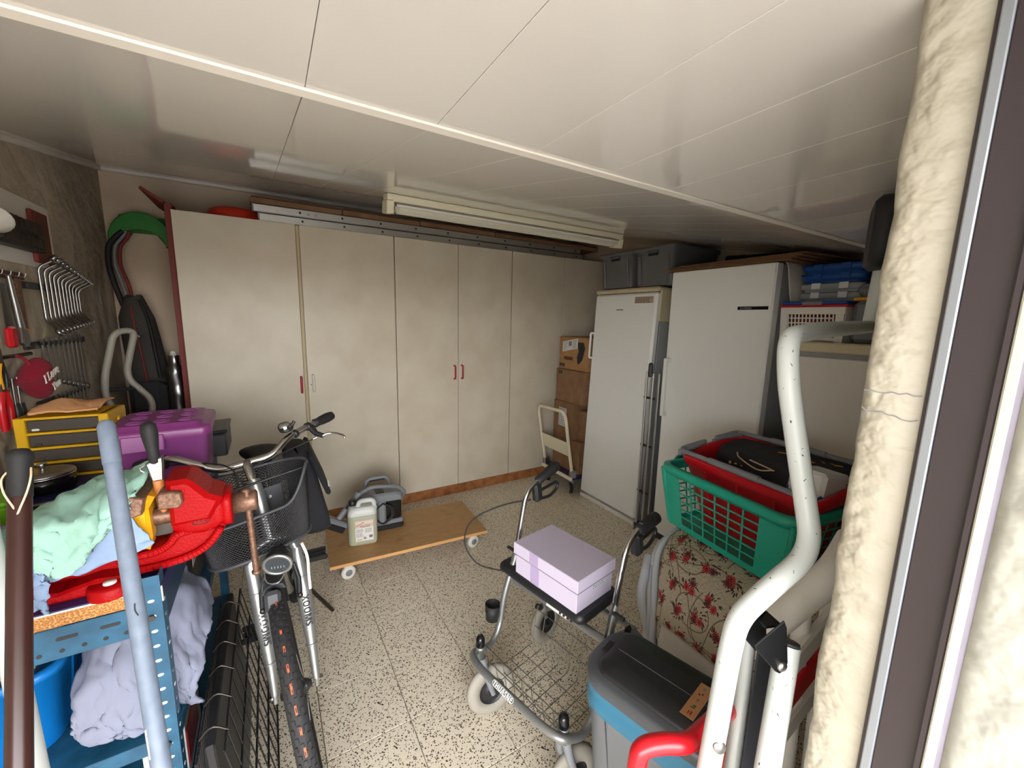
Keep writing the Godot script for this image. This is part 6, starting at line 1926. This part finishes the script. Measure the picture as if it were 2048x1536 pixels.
# ---------------------------------------------------------------- waste bin with a blue bag
func build_bin() -> void:
	var b := Basis(v3(0.25, 0, 0.968), v3(0, 1, 0), v3(-0.968, 0, 0.25))
	var t := thing("waste_bin", "dark grey waste bin with a blue bag under its rim and a small pictogram label", "bin", v3(0.828, 0.0, -0.572), b)
	var ring := func(L: float, W: float, r: float, y: float) -> PackedVector3Array:
		var out := PackedVector3Array()
		for q in round_rect(L, W, r, 7): out.append(v3(q[0], y, -q[1]))
		return out
	var st := S()
	loft(st, [ring.call(0.28, 0.15, 0.05, 0.0), ring.call(0.29, 0.16, 0.055, 0.012), ring.call(0.37, 0.22, 0.08, 0.54), ring.call(0.372, 0.222, 0.08, 0.56)])
	var body := obj("body", st, mats.bin_grey, t)
	obj("body_groove", tb([v3(-0.1, 0.5, 0.111), v3(-0.085, 0.3, 0.0945), v3(-0.08, 0.02, 0.083)], 0.0016, 6), mats.charcoal, body)
	st = S()
	var rings := []
	var ns := FastNoiseLite.new()
	ns.seed = 2
	ns.frequency = 12.0
	for k in 7:
		var y := 0.565 - 0.014 * k
		var ro := PackedVector3Array()
		var base: PackedVector3Array = ring.call(0.378 + 0.004 * sin(k * 2.0), 0.228 + 0.004 * sin(k * 2.0), 0.08, y)
		for j in base.size():
			var p := base[j]
			var drop := 0.012 * ns.get_noise_2d(p.x, p.z) * k / 3.0
			ro.append(v3(p.x, p.y + drop, p.z) * v3(1.0 + 0.012 * ns.get_noise_3d(p.x, k * 0.1, p.z), 1, 1.0 + 0.02 * ns.get_noise_3d(p.z, k * 0.1, p.x)))
		rings.append(ro)
	loft(st, rings, true, false)
	obj("bag", st, mats.bag_blue, t)
	st = S()
	loft(st, [ring.call(0.382, 0.232, 0.085, 0.556), ring.call(0.388, 0.238, 0.085, 0.562), ring.call(0.386, 0.236, 0.085, 0.585), ring.call(0.37, 0.22, 0.08, 0.593), ring.call(0.3, 0.16, 0.05, 0.597)])
	obj("rim", st, mats.bin_rim, t)
	st = S()
	loft(st, [ring.call(0.305, 0.19, 0.04, 0.592), ring.call(0.305, 0.19, 0.04, 0.601), ring.call(0.295, 0.18, 0.04, 0.606), ring.call(0.2, 0.08, 0.03, 0.611)])
	var lid := obj("lid", st, mats.bin_lid, t)
	obj("lid_crease", bx(v3(-0.01, 0.611, 0.0), v3(0.24, 0.0025, 0.002), Basis(), 0.0008), mats.bin_rim, lid)
	obj("lid_tab", bx(v3(-0.158, 0.597, 0.0), v3(0.03, 0.008, 0.05), Basis(), 0.004), mats.bin_lid, lid)
	var lm := print_mat("bin_pictograms", label_tex(128, 40, Color(0.72, 0.52, 0.35), [[10, 16, 12, 3, Color(0.6, 0.1, 0.08)], [10, 22, 14, 5, Color(0.6, 0.1, 0.08)], [34, 14, 4, 12, Color(0.2, 0.3, 0.2)], [40, 18, 6, 8, Color(0.2, 0.3, 0.2)], [60, 18, 12, 4, Color(0.5, 0.4, 0.3)], [84, 12, 5, 5, Color(0.25, 0.2, 0.2)], [88, 20, 7, 4, Color(0.25, 0.2, 0.2)], [106, 16, 10, 6, Color(0.4, 0.5, 0.55)]]))
	plate("label", v3(0.088, 0.6113, 0.004), v3(0.004, 0.0, -0.06), v3(-0.016, 0.0, 0.0), lm, lid)

# ---------------------------------------------------------------- white tubular frame standing in the doorway
func build_frame() -> void:
	var t := thing("tubular_frame", "white painted bent steel tube frame with chipped paint and black hinge before the pillar", "frame", v3(0, 0, 0))
	var m: StandardMaterial3D = mats.white_paint
	var main := fillet([v3(1.38, 1.527, -0.435), v3(0.894, 1.518, -0.357), v3(0.728, 1.508, -0.334), v3(0.715, 1.438, -0.32), v3(0.724, 1.327, -0.297), v3(0.706, 1.178, -0.25), v3(0.624, 1.137, -0.266), v3(0.576, 1.093, -0.283), v3(0.564, 1.044, -0.283), v3(0.542, 0.937, -0.278), v3(0.353, 0.02, -0.235)], 0.05, 8)
	var mo := obj("main_tube", tb(main, 0.0157, 22), m, t)
	var rs := RandomNumberGenerator.new()
	rs.seed = 14
	for k in 34:
		var i := rs.randi_range(8, main.size() - 3)
		var f := rs.randf()
		if i > main.size() - 6: f = rs.randf() * 0.25
		var p: Vector3 = main[i].lerp(main[i + 1], f)
		var d: Vector3 = (main[i + 1] - main[i]).normalized()
		var o := v3(0, 1.525, 0) - p
		o = (o - d * o.dot(d)).normalized()
		o = o.rotated(d, rs.randf_range(-0.9, 0.9))
		box_chip(mo, p + o * 0.0154, d, o, rs)
	# lower leg behind, its open end in the hinge
	var l0 := v3(0.652, 1.045, -0.244)
	var l1 := v3(0.597, 0.873, -0.227)
	var ld := (l1 - l0).normalized()
	var leg := obj("leg_tube", tb([l0, l1, l0 + ld * 1.02], 0.0165, 22), m, t)
	obj("tube_bore", lt([[0.001, 0.0], [0.0148, 0.0], [0.0148, 0.003], [0.001, 0.003]], 22, along(l0 - ld * 0.0008, -ld)), mats.charcoal, leg)
	for k in 12:
		var o2 := (v3(0, 1.525, 0) - l0)
		o2 = (o2 - ld * o2.dot(ld)).normalized().rotated(ld, rs.randf_range(-0.9, 0.9))
		box_chip(leg, l0 + ld * rs.randf_range(0.02, 0.3) + o2 * 0.0162, ld, o2, rs)
	# hinge of two black plates
	var hx := Basis(v3(0.9, 0.2, 0.35).normalized(), v3(0, 1, 0), v3(0, 0, 1))
	mat("hinge_black", hexc("0e0f12"), 0.4, 0.0, 0.35)
	var ex := v3(0.92, 0.0, 0.35).normalized()
	var ez := ex.cross(v3(0, 1, 0)).normalized()
	for s in [-1.0, 1.0]:
		var xf := Transform3D(Basis(ex, v3(0, 1, 0), ez), v3(0.602, 1.0745, -0.267) + ez * (0.0195 * s) + v3(0, 0, 0.004))
		obj("hinge_plate", pr([[-0.026, -0.004], [-0.022, -0.012], [0.014, -0.052], [0.022, -0.057], [0.032, -0.052], [0.034, -0.04], [0.024, 0.018], [0.018, 0.03]], 0.003, xf, 0.0008), mats.hinge_black, t)
		obj("rivet", lt([[0.0075, 0.0], [0.007, 0.003], [0.001, 0.004]], 18, along(xf * v3(0.0235, -0.044, 0.0016 * s), ez * s)), mats.steel, t)
	obj("hinge_bridge", bx(v3(0.617, 1.087, -0.267), v3(0.03, 0.004, 0.038), Basis(ex, v3(0, 1, 0), ez), 0.001), mats.black_gloss, t)
	obj("rivet", lt([[0.0095, 0.0], [0.009, 0.0025], [0.001, 0.0035]], 18, along(v3(0.53, 0.912, -0.265), v3(-0.55, 0.3, 0.9))), mats.steel, t)
	obj("flat_bar", tb([v3(0.693, 1.0, -0.322), v3(0.666, 0.784, -0.305), v3(0.57, 0.02, -0.26)], 0.014, 4), m, t)
	obj("strap", pr([[-0.016, 0.0], [0.016, 0.0], [0.016, -1.0], [-0.016, -1.0]], 0.004, Transform3D(Basis(v3(0.93, 0.0, 0.36), v3(0.18, 0.98, -0.07).normalized(), v3(-0.36, 0, 0.93)), v3(0.7, 1.0, -0.293)), 0.001), mats.fabric_black, t)
	# padded rest on its post
	obj("post", tb([v3(1.38, 1.527, -0.435), v3(1.36, 1.75, -0.42)], 0.02, 14), m, t)
	var px := v3(0.93, 0, -0.37).normalized()
	var pz := px.cross(v3(0, 1, 0)).normalized()
	var pad := []
	for q in round_rect(0.2, 0.165, 0.05, 6): pad.append(q)
	var pt := obj("pad", pr(pad, 0.045, Transform3D(Basis(px, v3(0, 1, 0), pz), v3(1.318, 1.752, -0.425)), 0.012, true), mats.rubber, t)
	obj("pad_panel", pr(round_rect(0.155, 0.12, 0.035, 6), 0.003, Transform3D(Basis(px, v3(0, 1, 0), pz), v3(1.318, 1.752, -0.425) + pz * 0.0235), 0.001, true), mats.black_plastic, pt)
	# red step of a stool below, a white plastic chair behind
	var r := thing("step_handle", "red plastic tube handle at the bottom of the picture behind the white frame", "handle", v3(0, 0, 0))
	obj("tube", tb(fillet([v3(0.438, 0.02, -0.335), v3(0.45, 0.8, -0.345), v3(0.458, 0.868, -0.346), v3(0.49, 0.872, -0.332), v3(0.53, 0.866, -0.312), v3(0.68, 0.85, -0.325), v3(0.7, 0.02, -0.32)], 0.045, 7), 0.0145, 14), mats.red_plastic, r)
	obj("step", bx(v3(0.59, 0.45, -0.345), v3(0.28, 0.02, 0.05), Basis(), 0.006), mats.red_plastic, r)
	var ch := thing("plastic_chair", "white plastic chair folded between the white frame and the pillar", "chair", v3(0, 0, 0))
	var st := S()
	tube(st, curve([v3(0.79, 0.86, -0.385), v3(0.835, 0.935, -0.345), v3(0.885, 0.985, -0.32), v3(0.96, 1.03, -0.3), v3(1.1, 1.05, -0.32)], 6), 0.03, 14)
	obj("arm", st, mats.off_white, ch)
	for k in 3: obj("slat", bx(v3(0.98, 0.83 - 0.085 * k, -0.33), v3(0.3, 0.055, 0.018), Basis(v3(0, 0, 1), 0.25), 0.005), mats.off_white if k != 1 else mats.red_plastic, ch)
	for x in [0.98, 1.12]: obj("leg", tb([v3(x, 0.92, -0.35), v3(x + 0.02, 0.01, -0.33)], 0.018, 10), mats.off_white, ch)

func box_chip(parent: Node, p: Vector3, d: Vector3, o: Vector3, rs: RandomNumberGenerator) -> void:
	var x := d.rotated(o, rs.randf_range(-1.2, 1.2))
	obj("paint_chip", bx(p, v3(rs.randf_range(0.0015, 0.006), 0.0009, rs.randf_range(0.0008, 0.0022)), Basis(x, o, x.cross(o)), 0.0004), mats.ink_grey if rs.randf() < 0.6 else mats.ink, parent)

# ---------------------------------------------------------------- rollator with a shoe box
func build_rollator() -> void:
	# local x points to the handles, z to the right-hand wheels
	var b := Basis(v3(0.98, 0, -0.2).normalized(), v3(0, 1, 0), v3(0.2, 0, 0.98).normalized())
	var o := v3(0.615, 0, -1.195)
	var t := thing("rollator", "grey rollator with a black seat, wire basket and pale wheels standing in the middle", "rollator", o, b)
	obj("frame_tube", tb(fillet([v3(0.2, 0.58, -0.035), v3(0.142, 0.436, -0.035), v3(0.122, 0.31, -0.035), v3(0.07, 0.262, -0.02), v3(-0.05, 0.31, 0.0), v3(-0.065, 0.31, 0.07), v3(-0.05, 0.31, 0.37), v3(-0.035, 0.31, 0.43), v3(0.06, 0.262, 0.44), v3(0.13, 0.31, 0.43), v3(0.165, 0.43, 0.425), v3(0.215, 0.62, 0.42)], 0.05, 7), 0.0128, 14), mats.grey_tube, t)
	for s in [[-0.035, 0.0], [0.42, 0.025]]:
		var z: float = s[0]
		var dy := -0.03 if z > 0 else 0.0
		obj("collar", lt([[0.0155, 0.0], [0.0155, 0.028], [0.012, 0.032]], 14, along(v3(0.196 + s[1] * 0.4, 0.565, z), v3(0.3, 1, 0))), mats.grey_tube, t)
		obj("chrome_tube", tb(fillet([v3(0.2 + s[1] * 0.4, 0.57, z), v3(0.229 + s[1] * 0.4, 0.728, z), v3(0.252 + s[1] * 0.4, 0.838 + dy, z), v3(0.34 + s[1] * 0.4, 0.88 + dy, z)], 0.04, 6), 0.0105, 14), mats.chrome, t)
		var g0 := v3(0.315 + s[1] * 0.4, 0.868 + dy, z)
		var gd := v3(1, 0.36 if z < 0 else 0.05, 0).normalized()
		obj("grip", lt([[0.015, 0.0], [0.0185, 0.004], [0.0185, 0.05], [0.0225, 0.085], [0.0215, 0.122], [0.014, 0.132], [0.001, 0.133]], 16, along(g0, gd)), mats.rubber, t)
		obj("brake_body", bx(g0 + v3(0.0, -0.045, 0.0), v3(0.042, 0.085, 0.036), Basis(v3(0, 0, 1), 0.15), 0.01), mats.black_plastic, t)
		obj("brake_lever", tb(curve([g0 + v3(0.015, -0.045, 0), g0 + v3(0.06, -0.04, 0), g0 + v3(0.12, -0.035, 0), g0 + v3(0.125, -0.06, 0), g0 + v3(0.08, -0.085, 0), g0 + v3(0.02, -0.08, 0)], 6), 0.0065, 8), mats.black_plastic, t)
		obj("clamp_knob", tb([v3(0.2, 0.6, z), v3(0.2, 0.6, z + (0.045 if z > 0 else -0.045))], 0.007, 8), mats.rubber, t)
		var zz := z + (0.035 if z > 0 else -0.065)
		obj("rear_leg", tb(fillet([v3(0.2, 0.5, z), v3(0.36, 0.45, z), v3(0.455, 0.27, zz * 0.9 + z * 0.1), v3(0.47, 0.11, zz)], 0.06, 6), 0.0122, 12), mats.grey_tube, t)
		roll_wheel(t, v3(0.475, 0.1, zz), v3(0.05, 0.06, 1))
		obj("brake_shoe", bx(v3(0.425, 0.195, zz), v3(0.05, 0.025, 0.02), Basis(v3(0, 0, 1), -0.7), 0.005), mats.black_plastic, t)
		# caster
		var cz := 0.0 if z < 0 else 0.405
		var cx := -0.005
		obj("caster_cap", lt([[0.017, 0.315], [0.0175, 0.32], [0.0165, 0.345], [0.011, 0.356], [0.001, 0.359]], 16, Transform3D(Basis(), v3(cx, 0, cz))), mats.black_gloss, t)
		obj("caster_sleeve", lt([[0.015, 0.262], [0.015, 0.3], [0.02, 0.304], [0.02, 0.316], [0.012, 0.318]], 16, Transform3D(Basis(), v3(cx, 0, cz))), mats.grey_tube, t)
		var wc := v3(0.045, 0.1, cz + 0.005)
		var wa := v3(-0.3, 0.08, 0.95).normalized() if z < 0 else v3(-0.15, 0.05, 1).normalized()
		for k in [-1.0, 1.0]:
			obj("fork_blade", tb([v3(cx, 0.272, cz + 0.012 * k), v3(cx + 0.012, 0.215, cz) + wa * 0.024 * k, wc + wa * (0.026 * k)], [0.014, 0.013, 0.01], 10), mats.grey_plastic, t)
		roll_wheel(t, wc, wa)
	obj("axle_bolt", lt([[0.007, 0], [0.007, 0.012], [0.001, 0.013]], 8, along(v3(0.045, 0.1, 0.405) + v3(-0.15, 0.05, 1).normalized() * 0.034, v3(-0.15, 0.05, 1))), mats.black_plastic, t)
	# seat and rails
	var seat := S()
	prism(seat, P2(round_rect(0.235, 0.43, 0.03, 5)), 0.032, Transform3D(Basis(v3(1, 0, 0), v3(0, 0, -1), v3(0, 1, 0)), v3(0.262, 0.536, 0.13)), 0.008, true)
	obj("seat", seat, mats.black_plastic, t)
	obj("cross_tube", tb([v3(0.178, 0.497, -0.03), v3(0.185, 0.497, 0.425)], 0.0135, 14), mats.grey_tube, t)
	obj("cross_tube", tb([v3(0.35, 0.45, -0.03), v3(0.355, 0.45, 0.425)], 0.011, 12), mats.grey_tube, t)
	obj("maker_label", bx(v3(0.167, 0.503, 0.22), v3(0.002, 0.012, 0.1), Basis(v3(0, 0, 1), -0.5)), mats.paper, t)
	for k in 4: obj("label_print", bx(v3(0.1655, 0.5035, 0.235 + 0.017 * k), v3(0.0015, 0.008, 0.009), Basis(v3(0, 0, 1), -0.5)), mats.ink, t)
	letters("lettering", "THUASNE", 0.015, v3(-0.0705, 0.3195, 0.2), v3(0, 0, 1), v3(0.75, 0.65, 0), mats.paper, t, true, 0.001)
	var pill := []
	for q in round_rect(0.1, 0.019, 0.0094, 5): pill.append(v3(-0.0675 + 0.0095 * (q[1] / 0.0095) * 0.55 - 0.0018, 0.3195 + q[1] * 0.8, 0.2 + q[0]))
	pill.append(pill[0])
	obj("pill_outline", tb(pill, 0.0007, 4), mats.paper, t)
	# cup
	var cup := obj("cup_holder", lt([[0.001, -0.03], [0.026, -0.03], [0.032, 0.035], [0.029, 0.035], [0.024, -0.025], [0.001, -0.026]], 22, Transform3D(Basis(v3(0, 0, 1), -0.05), v3(0.106, 0.36, -0.063))), mats.rubber, t)
	obj("cup_clip", bx(v3(0.126, 0.36, -0.042), v3(0.03, 0.03, 0.02), Basis(), 0.005), mats.rubber, cup)
	# basket of thin wires
	for k in 9:
		var z := lerpf(0.0, 0.39, k / 8.0)
		obj("basket_wire", tb(fillet([v3(0.02, 0.3, z), v3(0.045, 0.16, z), v3(0.28, 0.16, z), v3(0.3, 0.31, z)], 0.02, 3), 0.0016, 5), mats.steel, t)
	for q in [[0.02, 0.3], [0.032, 0.23], [0.09, 0.16], [0.15, 0.16], [0.21, 0.16], [0.292, 0.235], [0.3, 0.31]]:
		obj("basket_wire", tb([v3(q[0], q[1], 0.0), v3(q[0], q[1], 0.39)], 0.0018, 5), mats.steel, t)
	# cables
	obj("cable", tb(curve([v3(0.285, 0.795, -0.04), v3(0.18, 0.78, -0.1), v3(0.08, 0.72, -0.17), v3(0.06, 0.62, -0.19), v3(0.09, 0.54, -0.15), v3(0.145, 0.515, -0.09), v3(0.185, 0.51, -0.06)], 9), 0.003, 6), mats.rubber, t)
	obj("cable", tb(curve([v3(0.275, 0.77, 0.42), v3(0.2, 0.7, 0.44), v3(0.13, 0.6, 0.45), v3(0.1, 0.48, 0.455), v3(0.12, 0.4, 0.455), v3(0.17, 0.35, 0.445), v3(0.42, 0.22, 0.48)], 9), 0.003, 6), mats.rubber, t)
	obj("side_pad", bx(v3(0.245, 0.46, 0.447), v3(0.03, 0.15, 0.016), Basis(v3(0, 0, 1), -0.25), 0.007), mats.rubber, t)
	obj("clip_knob", bx(v3(0.176, 0.385, 0.447), v3(0.03, 0.035, 0.03), Basis(), 0.01), mats.black_plastic, t)
	# shoe box
	var sb := thing("shoe_box", "pale lavender shoe box with a taped lid on the rollator seat", "box", o + b * v3(0.255, 0.5525, 0.165), b * Basis(v3(0, 1, 0), -0.02))
	obj("body", bc(v3(-0.1, 0.0, -0.152), v3(0.1, 0.122, 0.152), 0.0015), mats.lavender, sb)
	obj("lid", bc(v3(-0.107, 0.08, -0.159), v3(0.107, 0.126, 0.159), 0.002), mats.lavender, sb)
	obj("lid_edge", bc(v3(-0.1072, 0.0785, -0.1592), v3(0.1072, 0.0803, 0.1592)), mat("lavender_edge", hexc("8d839b"), 0.8), sb)
	obj("tape", bc(v3(-0.1009, 0.001, -0.07), v3(-0.0996, 0.082, -0.025)), mats.lavender_tape, sb)
	obj("tape", bc(v3(-0.1078, 0.081, -0.07), v3(-0.1065, 0.1245, -0.025)), mats.lavender_tape, sb)
	plate("size_label", v3(0.02, 0.066, 0.1525), v3(0.04, 0, 0), v3(0, 0.014, 0), print_mat("shoe_label", label_tex(64, 24, Color(0.8, 0.8, 0.85), text_lines(4, 4, 56, 3, 7, 0.5, 15))), sb, 0.0006)

func roll_wheel(t: Node, c: Vector3, axis: Vector3) -> void:
	var xf := along(c, axis)
	var w := obj("wheel_tyre", lt([[0.052, -0.015], [0.078, -0.016], [0.092, -0.013], [0.0985, -0.005], [0.0985, 0.005], [0.092, 0.013], [0.078, 0.016], [0.052, 0.015], [0.052, -0.015]], 36, xf), mats.wheel_grey, t)
	obj("wheel_hub", lt([[0.052, -0.0145], [0.05, -0.012], [0.04, -0.008], [0.018, -0.012], [0.012, -0.02], [0.012, 0.02], [0.018, 0.012], [0.04, 0.008], [0.05, 0.012], [0.052, 0.0145], [0.052, -0.0145]], 26, xf), mats.black_plastic, w)
